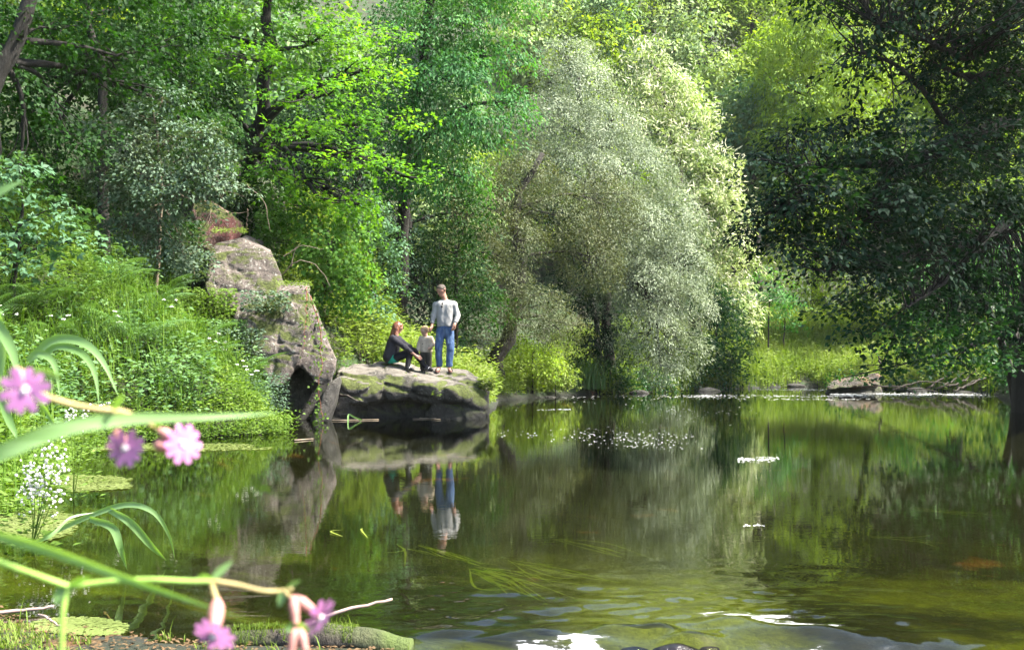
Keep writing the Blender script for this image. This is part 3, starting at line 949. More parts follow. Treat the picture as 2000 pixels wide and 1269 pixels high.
# bluish sycamore scrub at the left edge
tree('sycamore_bush', 'blue-green broad-leaved bush at the picture edge above the ferns', [on_ground(20, 15.2), P(35, 470, 15), P(45, 400, 15)], 0.05, 0.02,
     LB([(40, 340, 14.8, 60, 40), (10, 420, 14.6, 70, 40), (95, 410, 14.8, 60, 40), (60, 470, 14.6, 80, 30), (140, 470, 15, 50, 30), (-20, 360, 14.6, 60, 50), (10, 500, 14.4, 70, 30)]),
     'blue', 0.12, 0.10, 1.9, 0.3, 16, flat=0.7, seed=4, twigs=5, palm=True)
tree('elder_shrub', 'greyish elder shrub with arching stems above the red rock block', [on_ground(300, 19.6), P(315, 420, 19.2), P(310, 300, 18.8), P(300, 220, 18.6)], 0.045, 0.02,
     LB([(300, 230, 18.6, 70, 32), (250, 290, 18.5, 60, 36), (350, 270, 18.4, 80, 36), (400, 330, 18.3, 60, 30), (300, 350, 18.3, 80, 36), (360, 385, 18.2, 70, 26), (240, 380, 18.4, 50, 30), (440, 370, 18.4, 40, 22), (200, 250, 18.8, 50, 30), (280, 430, 18.6, 60, 26), (340, 440, 18.8, 50, 26), (200, 330, 18.6, 50, 30), (320, 190, 18.8, 50, 20), (430, 300, 18.6, 40, 22), (305, 490, 18.6, 60, 34), (365, 500, 19, 45, 34), (240, 450, 18.5, 50, 26)]),
     'elder', 0.075, 0.045, 2.6, 0.26, 26, flat=0.6, seed=5, twigs=10, bark='twig')
tree('hawthorn_bush', 'dark green bush behind the red block under the maple', [on_ground(480, 24.2), P(480, 440, 24), P(480, 380, 24)], 0.06, 0.03,
     LB([(480, 400, 23.4, 70, 45), (430, 350, 23.6, 70, 50), (530, 370, 23.6, 70, 45), (520, 430, 23, 50, 35)]), 'dark', 0.085, 0.06, 2.2, 0.3, 26, flat=0.5, seed=66)
# bright bush lobes under the maple
tree('ivy_bush', 'bright rounded bush spilling down behind the outcrop', [on_ground(640, 23.5), P(640, 560, 23), P(640, 450, 22.8)], 0.09, 0.04,
     LB([(560, 470, 22, 70, 50), (640, 480, 21.6, 80, 55), (690, 545, 21.6, 48, 60), (640, 560, 21.8, 50, 50), (570, 400, 22.2, 80, 40), (690, 440, 22.5, 60, 40)]),
     'ivy', 0.085, 0.07, 2.6, 0.26, 24, flat=0.35, seed=6, twigs=8)
tree('elm_bush', 'blue-green leafy bush between the maple and the dark hollow', [on_ground(730, 25.5), P(730, 560, 25), P(720, 450, 25)], 0.08, 0.04,
     LB([(730, 420, 24, 55, 40), (760, 480, 24.5, 40, 45), (700, 460, 24.2, 50, 40), (760, 560, 25, 30, 30), (720, 600, 24, 40, 25)]),
     'blue', 0.09, 0.06, 2.4, 0.3, 24, flat=0.6, seed=7)
# ash
tree('ash_tree', 'tall mid-green ash between the maple and the grey willow', [on_ground(775, 30.5), P(785, 450, 29.8), P(800, 240, 29), P(840, 0, 28.5), P(860, -200, 28.5)], 0.22, 0.10,
     LB([(800, 60, 28, 90, 60), (900, 50, 28, 90, 55), (790, 170, 28, 70, 50), (880, 150, 27.5, 90, 50), (960, 110, 28, 70, 45), (840, 260, 28, 80, 50), (930, 240, 27.6, 80, 45), (1000, 200, 28, 45, 35), (880, 340, 28, 80, 50),
         (800, 340, 28.5, 60, 50), (850, -60, 28.5, 130, 80), (970, -50, 28.5, 100, 70), (850, -180, 29, 120, 80), (770, 250, 28.5, 50, 50)]),
     'ash', 0.12, 0.05, 2.2, 0.5, 34, flat=0.6, droop=0.6, seed=8, hang=0.4)
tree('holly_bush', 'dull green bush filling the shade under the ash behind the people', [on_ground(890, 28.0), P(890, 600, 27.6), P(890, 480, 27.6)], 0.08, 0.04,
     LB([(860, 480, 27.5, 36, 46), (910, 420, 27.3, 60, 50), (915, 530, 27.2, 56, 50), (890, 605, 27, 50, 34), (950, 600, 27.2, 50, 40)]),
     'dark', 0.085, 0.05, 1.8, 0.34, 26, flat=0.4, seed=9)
tree('hollow_shade_tree', 'near-black tree added to darken the shaded hollow between maple and ash', [on_ground(780, 33), P(790, 480, 33), P(800, 300, 33)], 0.2, 0.1,
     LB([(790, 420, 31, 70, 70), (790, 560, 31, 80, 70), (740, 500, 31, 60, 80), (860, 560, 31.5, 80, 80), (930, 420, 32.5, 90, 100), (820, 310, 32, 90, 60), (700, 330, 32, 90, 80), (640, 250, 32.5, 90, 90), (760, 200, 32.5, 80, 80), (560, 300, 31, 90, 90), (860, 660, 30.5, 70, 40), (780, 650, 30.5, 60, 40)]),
     'oak', 0.12, 0.06, 1.6, 0.5, 26, flat=0.4, seed=10)  # near-black leaves put in for the hollow's shade
# the willows
tree('willow_tree', 'leaning dark-trunked willow at the water behind the flat rock', [on_ground(962, 30.8, -0.2), P(972, 690, 30.8), P(1000, 620, 30.8), P(1020, 500, 31), P(1010, 390, 31.3), P(1060, 300, 31.5)], 0.30, 0.09,
     LB([(960, 560, 30, 80, 60), (1040, 600, 29.8, 80, 50), (930, 490, 30.3, 70, 55), (1000, 470, 30, 70, 60), (1090, 640, 29.8, 60, 30), (1080, 420, 31, 90, 60), (1150, 500, 31.5, 70, 70), (930, 400, 31, 60, 60), (1020, 350, 31.5, 80, 60), (950, 640, 30, 60, 28), (1180, 400, 32, 80, 70)]),
     'willow2', 0.075, 0.024, 1.5, 0.36, 40, flat=0.2, droop=0.6, seed=11, twigs=14, jitter=0.34, hang=0.3)
tree('pale_willow', 'large rounded silvery olive willow filling the middle of the far bank', [on_ground(1190, 36.8), P(1185, 620, 36.5), P(1170, 450, 36.5), P(1150, 280, 36.5), P(1130, 150, 36.5)], 0.22, 0.08,
     LB([(1130, 170, 36, 80, 60), (1090, 250, 35.5, 90, 70), (1180, 260, 35, 90, 70), (1060, 340, 35.3, 80, 60), (1150, 360, 34.6, 100, 70), (1240, 340, 35, 80, 70), (1290, 430, 34.8, 80, 70), (1220, 450, 34.2, 90, 70),
         (1320, 520, 34.6, 75, 65), (1260, 560, 34, 80, 60), (1330, 600, 34.6, 60, 50), (1270, 650, 34, 70, 45), (1210, 545, 34.6, 50, 40), (1010, 260, 36, 60, 55), (1330, 680, 34.8, 55, 40), (1290, 715, 34.3, 50, 26), (1110, 110, 36.5, 60, 40)]),
     'willow', 0.085, 0.030, 1.9, 0.40, 44, flat=0.3, droop=0.5, seed=12, twigs=14, jitter=0.32, hang=0.2, shell=0.4)
tree('ivy_thicket', 'dark ivy mass with near-black leaves added for the shade beneath the pale willow', [on_ground(1170, 37.5), P(1165, 640, 37), P(1150, 560, 36.5)], 0.14, 0.06,
     LB([(1170, 620, 36.3, 60, 60), (1200, 690, 36.2, 60, 46), (1140, 700, 36, 50, 40), (1060, 420, 32.2, 50, 44), (1110, 460, 32.6, 50, 44), (1120, 560, 35, 50, 60)]), 'oak', 0.09, 0.06, 1.8, 0.34, 26, flat=0.4, seed=67)  # ivy mass, plus near-black leaves added to fill the hollow with shade
tree('dark_bush', 'dark green bush drooping to the water between the willow and the far meadow', [on_ground(1400, 42.3), P(1400, 690, 42), P(1400, 620, 42)], 0.10, 0.04,
     LB([(1380, 690, 41.5, 50, 50), (1420, 650, 42, 50, 60), (1400, 730, 41, 45, 25), (1440, 710, 42, 36, 36), (1330, 735, 40, 45, 20), (1390, 590, 43, 50, 50)]),
     'hazel', 0.12, 0.07, 2.2, 0.4, 26, flat=0.5, seed=13)
# sweet chestnut in bloom
def catkins(root, cent):
    r = np.random.default_rng(77)
    mb = MB()
    for ce in cent:
        n = int(len(ce) * 0.9)
        k = r.choice(len(ce), n, replace=False)
        for rep in range(5):
            p = ce[k] + r.normal(size=(n, 3)) * 0.25 + np.array([0, -0.15, 0.15])
            d = nz(r.normal(size=(n, 3)) + np.array([0, -0.4, 0.5]))
            leaves(mb, p, d, nz(r.normal(size=(n, 3))), r.uniform(0.2, 0.36, n), 0.06)
    part(root, 'catkins', mb, M['catkin'])
tree('chestnut_tree', 'tall pale chestnut covered in creamy catkins behind the willow', [on_ground(1360, 50), P(1350, 560, 49), P(1320, 300, 48.5), P(1270, 120, 48.5)], 0.4, 0.12,
     LB([(1265, 130, 47.5, 50, 45), (1240, 190, 47, 50, 45), (1310, 190, 47, 55, 45), (1270, 260, 46.5, 60, 45), (1350, 250, 46.5, 55, 45), (1330, 320, 46, 60, 45), (1395, 330, 46, 55, 45), (1370, 400, 45.6, 70, 45), (1430, 410, 46, 48, 40),
         (1410, 470, 45.4, 66, 40), (1370, 500, 46, 60, 45), (1440, 530, 46, 50, 40), (1400, 580, 45.4, 60, 45), (1450, 610, 46, 45, 40), (1300, 420, 47, 60, 60)]),
     'chest', 0.20, 0.07, 2.0, 0.5, 26, flat=0.45, seed=14, extra=catkins, droop=0.5)
print('mid trees', time.time() - T0)

# sunlit trees behind the oak
tree('lime_tree', 'sunlit yellow-green tree beside the hillside clearing, left of the oak boughs', [on_ground(1600, 58), P(1590, 400, 58), P(1580, 150, 58)], 0.35, 0.12,
     LB([(1560, 90, 57, 70, 60), (1620, 40, 57, 90, 60), (1640, 130, 56.5, 90, 60), (1560, 190, 56.5, 80, 50), (1500, 150, 57, 45, 35), (1620, 230, 56, 80, 50), (1540, 270, 56, 70, 50), (1680, 200, 56, 80, 70), (1600, 330, 56, 90, 60), (1540, 380, 56, 60, 50), (1620, -60, 58, 120, 70)]),
     'lime', 0.22, 0.09, 2.0, 0.6, 30, flat=0.6, droop=0.6, seed=20, hang=0.4)
tree('beech_tree', 'bright yellow-green tree glowing through gaps in the oak', [on_ground(1870, 45), P(1840, 400, 42), P(1820, 150, 40)], 0.35, 0.12,
     LB([(1760, 130, 39, 90, 70), (1850, 180, 39, 90, 70), (1940, 120, 39, 90, 80), (1800, 270, 39, 100, 70), (1930, 260, 39, 90, 70), (1730, 370, 39, 90, 70), (1880, 380, 39, 100, 70), (1980, 400, 39, 80, 80), (1850, 40, 40, 130, 70), (1970, 20, 40, 80, 60), (1750, -60, 41, 130, 80)]),
     'lime', 0.18, 0.08, 2.0, 0.55, 30, flat=0.6, seed=21)
tree('maple_sapling', 'mid-green tree leaning over the far meadow under the oak', [on_ground(1700, 56), P(1690, 600, 53), P(1670, 480, 53)], 0.2, 0.08,
     LB([(1570, 470, 53, 60, 50), (1640, 440, 53, 70, 50), (1580, 550, 53, 60, 40), (1660, 540, 53, 70, 50), (1620, 610, 53, 50, 30), (1720, 600, 53, 70, 50), (1500, 520, 55, 40, 40), (1700, 680, 53, 60, 35)]),
     'lime', 0.16, 0.08, 1.8, 0.5, 28, flat=0.6, seed=22)
tree('hornbeam_tree', 'mid-green tree behind the right bank seen below the oak limb', [on_ground(2015, 33.5), P(1965, 500, 33), P(1950, 350, 33)], 0.3, 0.1,
     LB([(1900, 520, 32, 80, 60), (1970, 480, 32, 80, 60), (1960, 600, 31.5, 70, 60), (1830, 560, 33, 80, 60), (1890, 660, 32, 70, 45), (1980, 690, 31, 60, 45), (1800, 650, 34, 70, 50), (2060, 560, 32, 80, 90)]),
     'ash', 0.13, 0.08, 1.8, 0.45, 28, flat=0.6, seed=23)

# the oak on the right bank
oak_lobes = LB([(1850, 110, 18.4, 70, 34), (1950, 180, 18.6, 70, 40), (1780, 100, 18.2, 60, 30), (1910, 20, 18.4, 80, 40), (1990, 90, 18.8, 60, 50), (1900, 260, 18.2, 80, 30), (1490, 300, 17.4, 40, 24), (1500, 400, 17.2, 45, 30), (1580, 340, 16.6, 60, 30), (1700, 300, 16.8, 80, 30), (1620, 380, 16.4, 70, 28), (1530, 330, 17.2, 60, 30), (1570, 270, 17.4, 70, 34), (1660, 260, 17.6, 80, 36), (1740, 240, 17.8, 70, 34), (1640, 330, 17, 70, 28), (1720, 350, 17.2, 80, 34), (1560, 400, 17.2, 60, 28), (1640, 420, 17, 80, 34), (1540, 460, 17, 60, 34),
                (1720, 450, 17.2, 80, 40), (1800, 420, 17.6, 80, 50), (1880, 350, 18, 90, 40), (1600, 510, 16.8, 80, 32), (1690, 530, 17, 70, 30), (1950, 420, 18.5, 80, 50), (1860, 480, 18, 80, 40), (1960, 320, 18.5, 60, 26),
                (1800, 30, 17.6, 80, 40), (1710, 60, 17.6, 70, 40), (1880, 70, 17.8, 60, 40), (1660, 130, 17.4, 50, 28), (1960, 60, 18, 60, 60), (1920, 190, 18.2, 70, 30), (1990, 200, 18.5, 60, 40), (1810, 160, 18, 60, 28), (1730, 0, 17.8, 90, 30), (1860, -60, 18, 150, 60), (1640, -50, 17.5, 90, 50), (1790, 520, 17.6, 70, 36)])
oak_lobes += LB([(px_, py_, 20.5, 75, 42) for px_, py_ in ((1720, 400), (1800, 350), (1890, 300), (1980, 290), (1780, 480), (1870, 430), (1960, 400), (2050, 380), (1850, 560), (1940, 520), (2030, 500), (1700, 500), (1960, 610), (2040, 600), (1880, 220), (1990, 130))]) + LB([(1530, 380, 17, 60, 34), (1590, 450, 16.8, 70, 34), (1670, 480, 16.8, 80, 34), (1760, 390, 16.8, 80, 40), (1840, 300, 17, 80, 34), (1480, 440, 17.4, 40, 30)])
oak_lobes += [((x, y, z), (rx, rx, rx * 0.5)) for x, y, z, rx in ((7.2, 18, 8.8, 1.5), (9.6, 17.5, 9.2, 1.6), (12, 18, 9.6, 1.7), (8.6, 20.5, 10.4, 1.7), (11.4, 20.5, 10.8, 1.8), (14.2, 19.5, 10, 1.8), (10.2, 22.5, 12, 1.8), (13, 23, 12, 1.9), (6.2, 20, 9.4, 1.2), (14.5, 17, 8.5, 1.5), (12.5, 16, 8.2, 1.3), (10, 15.5, 7.8, 1.2))]  # unseen upper crown lobes, added above view to shade the boughs below
oak = thing('oak_tree', on_ground(2012, 22.8), 'dark shaded oak stretching its boughs from the right bank over the river', 'tree')
tm = MB()
oc, ocent = crown(oak_lobes, 0.11, 0.062, 2.5, 0.36, 30, seed=30, flat=0.65, droop=0.4, jitter=0.30)
tube(tm, smooth_line([on_ground(2012, 22.8), P(2008, 760, 22.6), P(2018, 600, 22.4), P(2040, 350, 22), P(2060, 150, 21.8), P(2050, -100, 21.5)], 14), 0.36, 0.2, 10, radii=np.linspace(0.40, 0.18, 14))
part(oak, 'trunk', tm, M['bark'], smooth=True)
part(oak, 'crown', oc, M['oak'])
main_limbs = [([P(2050, 225, 21.8), P(1960, 243, 20), P(1870, 272, 19), P(1800, 300, 18.4), P(1720, 318, 17.8), P(1640, 325, 17.4), P(1545, 326, 17)], 0.17, 0.03),
              ([P(2055, -20, 21.5), P(1985, 10, 19.5), P(1945, 75, 18.8), P(1895, 112, 18.2), P(1840, 95, 17.8), P(1790, 70, 17.5), P(1700, 40, 17.3)], 0.12, 0.02),
              ([P(2050, 160, 21.8), P(1980, 140, 19.5), P(1900, 150, 18.5), P(1840, 135, 18)], 0.10, 0.03),
              ([P(1870, 275, 19), P(1800, 175, 18.2), P(1750, 130, 17.8), P(1690, 105, 17.4), P(1650, 90, 17.2)], 0.06, 0.012),
              ([P(2030, 380, 22), P(1950, 450, 20), P(1890, 500, 18.8), P(1830, 560, 18), P(1770, 600, 17.4)], 0.11, 0.02),
              ([P(1740, 318, 17.9), P(1690, 400, 17.2), P(1650, 470, 17), P(1620, 530, 16.8)], 0.05, 0.012),
              ([P(1640, 327, 17.4), P(1600, 345, 17.2), P(1570, 350, 17.1), P(1535, 400, 17)], 0.035, 0.008)]
for (pl, a, b) in main_limbs:
    mb = MB()
    tube(mb, smooth_line(pl, 18) + rng.normal(size=(18, 3)) * 0.02, a, b, 7)
    part(oak, 'limb', mb, M['bark'], smooth=True)
tw = MB()
allp = np.concatenate([smooth_line(pl, 30) for pl, a, b in main_limbs])
r_ = np.random.default_rng(5)
for ce in ocent:
    for e in ce[r_.choice(len(ce), min(14, len(ce)), replace=False)]:
        k = np.argmin(np.linalg.norm(allp - e, axis=1) + r_.random(len(allp)) * 0.5)
        md = (allp[k] + e) / 2 + r_.normal(size=3) * 0.10
        tube(tw, smooth_line([allp[k], md, e], 6), 0.018, 0.005, 4, cap=False)
part(oak, 'twigs', tw, M['bark'])

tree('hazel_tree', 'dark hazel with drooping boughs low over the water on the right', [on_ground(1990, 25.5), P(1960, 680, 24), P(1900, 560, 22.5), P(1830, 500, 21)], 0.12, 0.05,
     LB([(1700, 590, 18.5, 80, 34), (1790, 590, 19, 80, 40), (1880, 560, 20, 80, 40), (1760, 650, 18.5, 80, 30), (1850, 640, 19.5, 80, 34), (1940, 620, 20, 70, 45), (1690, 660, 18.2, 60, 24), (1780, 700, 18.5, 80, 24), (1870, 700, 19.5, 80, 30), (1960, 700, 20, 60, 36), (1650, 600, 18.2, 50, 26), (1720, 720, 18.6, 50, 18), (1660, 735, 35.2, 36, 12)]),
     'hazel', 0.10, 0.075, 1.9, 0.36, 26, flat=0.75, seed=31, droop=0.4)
print('oak', time.time() - T0)

# wooded hillside: three kinds of tree, copied
def proto_tree(name, label, mat, seed, hh, ww, L, group):
    r = np.random.default_rng(seed)
    lob = []
    for i in range(9):
        a = r.uniform(0, 6.28); q = r.uniform(0.1, 0.55)
        z = hh * r.uniform(0.35, 0.92)
        s = ww * r.uniform(0.32, 0.5)
        lob.append((np.array([ww * q * math.cos(a), ww * q * math.sin(a), z]), (s, s, s * 0.8)))
    lob.append((np.array([0, 0, hh * 0.95]), (ww * 0.3, ww * 0.3, ww * 0.3)))
    return tree(name, label, [(0, 0, -0.5), (0.1, 0, hh * 0.4), (0.2, 0.1, hh * 0.85)], 0.25, 0.08, lob, mat, L, L * 0.55, 1.7, 0.7, 24, seed=seed, group=group, flat=0.5, twigs=5)

def copy_tree(root, loc, rz, sc, label=None):
    c = root.copy(); C.objects.link(c)
    c.location = loc; c.rotation_euler = (0, 0, rz); c.scale = (sc, sc, sc)
    if label: c['label'] = label
    for ch in root.children:
        k = ch.copy(); C.objects.link(k); k.parent = c
    return c

GH = 'trees on the hillside behind the river'
HL = ['pale yellow-green tree on the hazy hillside behind the river', 'darker green tree on the hazy hillside behind the river', 'broad light green tree on the hazy hillside behind the river']
protos = [proto_tree('hillside_tree', HL[0], 'hill', 201, 9, 4.2, 0.30, GH), proto_tree('hillside_tree', HL[1], 'hill2', 202, 10, 3.8, 0.30, GH), proto_tree('hillside_tree', HL[2], 'lime', 203, 8, 5, 0.30, GH)]
ROWS = [('lowest row on the hazy hillside', [(918, 65.7, 1), (1004, 61.1, 2), (1102, 61.4, 0), (1209, 60.7, 2), (1310, 65.1, 0), (1355, 63.2, 0), (1450, 61.5, 0), (1556, 62.7, 1), (1648, 65.6, 0)]),
        ('middle row on the hazy hillside', [(918, 72.1, 1), (1034, 76.7, 0), (1141, 76.3, 2), (1193, 76.6, 1), (1317, 76.2, 0), (1400, 72.3, 0), (1515, 75.0, 2), (1609, 72.2, 1), (1672, 75.6, 0)]),
        ('topmost row on the hazy hillside', [(906, 90.7, 0), (1002, 88.6, 0), (1106, 86.9, 0), (1184, 89.7, 2), (1311, 89.4, 0), (1385, 89.3, 2), (1472, 88.3, 2), (1580, 86.7, 0)]),
        ('row behind the maple', [(-79, 30.4, 2), (120, 33.6, 1), (278, 33.2, 1), (468, 32.1, 1)]),
        ('higher row behind the maple', [(103, 43.6, 1), (404, 42.7, 1), (540, 41.9, 0), (700, 41.0, 1), (853, 40.8, 0)]),
        ('row seen behind the oak', [(1480, 60.0, 1), (1860, 66.0, 0), (2010, 50.0, 1)])]
KINDS_ = ['pale yellow-green', 'darker green', 'broad green']
r_ = np.random.default_rng(12)
first = [True] * 3
for rowname, row in ROWS:
    for i, (px, Y, k) in enumerate(row):
        x = (px - 1000) / F * Y
        loc = (x, Y, gz(x, Y) - 0.2)
        rz = r_.uniform(0, 6.28); sc = r_.uniform(0.9, 1.25)
        lab = '%s tree, %s from the left in the %s' % (KINDS_[k], ORD[i], rowname)
        if first[k]:
            protos[k].location = loc; protos[k].rotation_euler = (0, 0, rz); first[k] = False; protos[k]['label'] = lab
        else:
            copy_tree(protos[k], loc, rz, sc, lab)
print('hill', time.time() - T0)

# thin saplings on the far meadow
for (px, Y, top, lab) in ((1500, 49, 560, 'thin grey sapling trunk at the left end of the far meadow'), (1530, 50, 600, 'thin bare sapling standing in the middle of the far meadow')):
    tree('sapling', lab, [on_ground(px, Y), P(px + 2, (top + 700) / 2, Y), P(px + 4, top, Y)], 0.05, 0.02,
         LB([(px, top - 10, Y, 30, 26), (px + 20, top + 25, Y, 22, 16), (px - 20, top + 20, Y, 22, 16)]), 'ash', 0.14, 0.07, 1.6, 0.35, 20, seed=int(px), twigs=4, group='saplings on the far meadow')

# ------------------------------------------------------------------ undergrowth
def scatter(n, xr, yr, test, seed):
    r = np.random.default_rng(seed)
    x = r.uniform(*xr, n); y = r.uniform(*yr, n)
    d = shore_dist(x, y)
    ok = test(x, y, d)
    x, y = x[ok], y[ok]
    return np.stack([x, y, ground_z(x, y)], -1), r

def herb_patch(mb, base, r, hmin, hmax, L, Wd, per, spread=0.14):
    n = len(base)
    hh = r.uniform(hmin, hmax, n) * np.clip(1 + 1.1 * fbm(base * 0.9, 3, 3), 0.25, 2.2)
    t = r.random((n, per)) ** 0.7
    a = r.uniform(0, 2 * np.pi, (n, per))
    lean = r.normal(size=(n, 1, 2)) * 0.25
    pos = base[:, None, :] + np.stack([(lean[..., 0] * t * hh[:, None]) + np.cos(a) * spread * r.random((n, per)), (lean[..., 1] * t * hh[:, None]) + np.sin(a) * spread * r.random((n, per)), t * hh[:, None]], -1)
    d = np.stack([np.cos(a), np.sin(a), r.uniform(-0.3, 0.6, (n, per))], -1)
    nn = np.stack([r.normal(size=(n, per)) * 0.5, r.normal(size=(n, per)) * 0.5 - 0.2, np.ones((n, per))], -1)
    sc = r.uniform(0.6, 1.5, n * per)
    leaves(mb, pos.reshape(-1, 3), d.reshape(-1, 3), nz(nn.reshape(-1, 3)), L * sc, Wd * sc)

def left_bank(x, y, d):
    return (d > 0.02) & (d < 7) & (x < -2.9) & (y > 5.5)
def grass_patch(mb, base, r, hmin, hmax, w, bmin=0.4, bmax=1.8, seg=3):
    n = len(base)
    a = r.uniform(0, 2 * np.pi, n)
    blades(mb, base, np.stack([np.cos(a), np.sin(a), 0 * a], -1), r.uniform(hmin, hmax, n), w * r.uniform(0.6, 1.4, n), r.uniform(bmin, bmax, n), seg)

b, r_ = scatter(12500, (-12, -2.9), (7.5, 21.5), left_bank, 61)
sp1 = fbm(b * 0.75, 2, 71); sp2 = fbm(b * 1.1, 2, 72)
kA = (sp1 > -0.12) & (sp2 > -0.25); kB = sp1 <= -0.12; kC = ~kA & ~kB
mb = MB(); herb_patch(mb, b[kA], r_, 0.20, 0.62, 0.062, 0.034, 17)
solo('undergrowth', mb, M['herb'], 'leafy green herbs covering most of the near left bank', 'undergrowth', kind='stuff')
mb = MB(); herb_patch(mb, b[kB], r_, 0.30, 0.95, 0.085, 0.045, 15)
solo('undergrowth', mb, M['fern'], 'taller blue-green nettle patches on the near left bank', 'undergrowth', kind='stuff')
mb = MB(); herb_patch(mb, b[kC], r_, 0.15, 0.5, 0.05, 0.03, 20)
solo('undergrowth', mb, M['herb2'], 'low yellowish cress patches on the near left bank', 'undergrowth', kind='stuff')
mb = MB()
grass_patch(mb, np.repeat(b[fbm(b * 0.8, 2, 75) > 0.05], 2, 0) + r_.normal(size=(2 * int((fbm(b * 0.8, 2, 75) > 0.05).sum()), 3)) * np.array([.1, .1, 0]), r_, 0.5, 1.3, 0.013, 0.4, 2.0)
# cress and grass trailing over the water's edge
fr = scatter(16000, (-6.8, -3.4), (7.5, 17.5), lambda x, y, d: (d > -0.35) & (d < 0.3), 62)[0]
fr[:, 2] = np.maximum(fr[:, 2], 0.0)
grass_patch(mb, fr[::3], r_, 0.2, 0.6, 0.011)
solo('grass', mb, M['grass'], 'long thin grass among the herbs of the near left bank', 'grass', kind='stuff')
mb = MB(); herb_patch(mb, fr, r_, 0.04, 0.32, 0.05, 0.03, 7, 0.2)
solo('watercress', mb, M['herb'], 'watercress trailing over the water along the left bank', 'undergrowth', kind='stuff')
# bank behind the people and under the willow
mb = MB()
b, r_ = scatter(30000, (-6, 4), (21.5, 34), lambda x, y, d: (d > 0.1) & (d < 6.5) & (x > -5.5) & ((y > 22.6) | (x > -0.9)), 63)
herb_patch(mb, b[:7000], r_, 0.3, 0.95, 0.10, 0.05, 11)
grass_patch(mb, b[7000:], r_, 0.4, 0.9, 0.016, 0.3, 1.5)
solo('meadow', mb, M['herb2'], 'sunlit nettles and grass on the bank behind the people', 'undergrowth', kind='stuff')
# far meadow
mb = MB()
b, r_ = scatter(60000, (2, 24), (34, 60), lambda x, y, d: (d > -0.3) & (d < 11) & (y > 35), 64)
b[:, 2] = np.maximum(b[:, 2], -0.02)
n = len(b)
herb_patch(mb, b[:n // 4], r_, 0.3, 0.9, 0.14, 0.07, 8)
grass_patch(mb, b[n // 4:], r_, 0.5, 1.2, 0.03, 0.2, 1.3)
solo('meadow_grass', mb, M['herb2'], 'tall pale meadow grass on the sunny far bank', 'grass', kind='stuff')
# right bank scrub
mb = MB()
b, r_ = scatter(9000, (10, 24), (8, 40), lambda x, y, d: (d > 0.0) & (d < 6) & (x > 10), 65)
herb_patch(mb, b, r_, 0.3, 0.9, 0.12, 0.07, 10)
solo('undergrowth', mb, M['hazel'], 'dark leafy undergrowth on the shaded right bank', 'undergrowth', kind='stuff')
# leaf litter and ivy on outcrop ledge, hanging over the hollow
print('undergrowth', time.time() - T0)

# ------------------------------------------------------------------ plants one can pick out on the bank

def frond_mesh():
    mb = MB()
    n = 26
    t = np.linspace(0, 1, n)
    x = t * 0.85; z = 0.55 * np.sin(t * 1.9) * 0.62
    ps = np.stack([x, 0 * x, z], -1)
    tube(mb, ps, 0.006, 0.001, 4, cap=False)
    for sgn in (-1, 1):
        k = np.arange(4, n)
        pl = 0.26 * np.sin(np.pi * (t[k] * 0.92 + 0.10)) ** 0.8 * (1.05 - 0.35 * t[k])
        for q, L in zip(k, pl):
            m = 7
            u = np.linspace(0.05, 1, m)
            pp = ps[q] + np.stack([u * L * 0.35, sgn * u * L, -0.25 * u ** 2 * L], -1)
            d1 = np.tile([1.0, sgn * 0.5, -0.1], (m, 1)); d2 = np.tile([-0.7, sgn * 0.6, -0.1], (m, 1))
            ll = 0.042 * (1.1 - u * 0.8)
            nn = np.tile([0.0, 0.0, 1.0], (m, 1))
            leaves(mb, pp, d1, nn, ll, ll * 0.45); leaves(mb, pp, d2, nn, ll, ll * 0.45)
    return mb.mesh('frond')

fm = frond_mesh(); fm.materials.append(M['fern'])
fspots = sorted([(-7.55, 15.2), (-7.1, 16.2), (-6.4, 17.0), (-5.75, 17.9), (-5.35, 17.3), (-7.0, 14.6), (-8.3, 16.8), (-4.95, 18.1), (-6.1, 15.9), (-7.5, 13.9), (-6.7, 18.3), (-5.2, 18.7), (-7.9, 15.9), (-6.6, 15.3), (-7.0, 17.2), (-7.7, 14.6)], key=lambda q: q[0] / q[1])
r_ = np.random.default_rng(88)
for i, (x, y) in enumerate(fspots):
    f_ = thing('fern', (x, y, gz(x, y) + 0.30), '%s bracken fern counted from the left along the near bank' % ORD[i], 'fern', 'bracken ferns on the near bank')
    n = 7
    a0 = r_.uniform(0, 6.28)
    for k in range(n):
        o = bpy.data.objects.new('frond', fm); C.objects.link(o); o.parent = f_; o['kind'] = 'stuff'
        o.rotation_euler = (r_.uniform(-0.2, 0.2), r_.uniform(-0.35, 0.1), a0 + k * 6.28 / n + r_.uniform(-0.3, 0.3))
        s_ = r_.uniform(0.75, 1.15); o.scale = (s_,) * 3

def umbel_head(mb, c, rad, n, br, r, tilt=0.25):
    for _ in range(n):
        a = r.uniform(0, 6.28); q = math.sqrt(r.random()) * rad
        ball(mb, c + np.array([q * math.cos(a), q * math.sin(a) * 0.9, 0.25 * rad * (1 - (q / rad) ** 2) + r.normal() * 0.004]), br * r.uniform(0.7, 1.2), 5, 3)

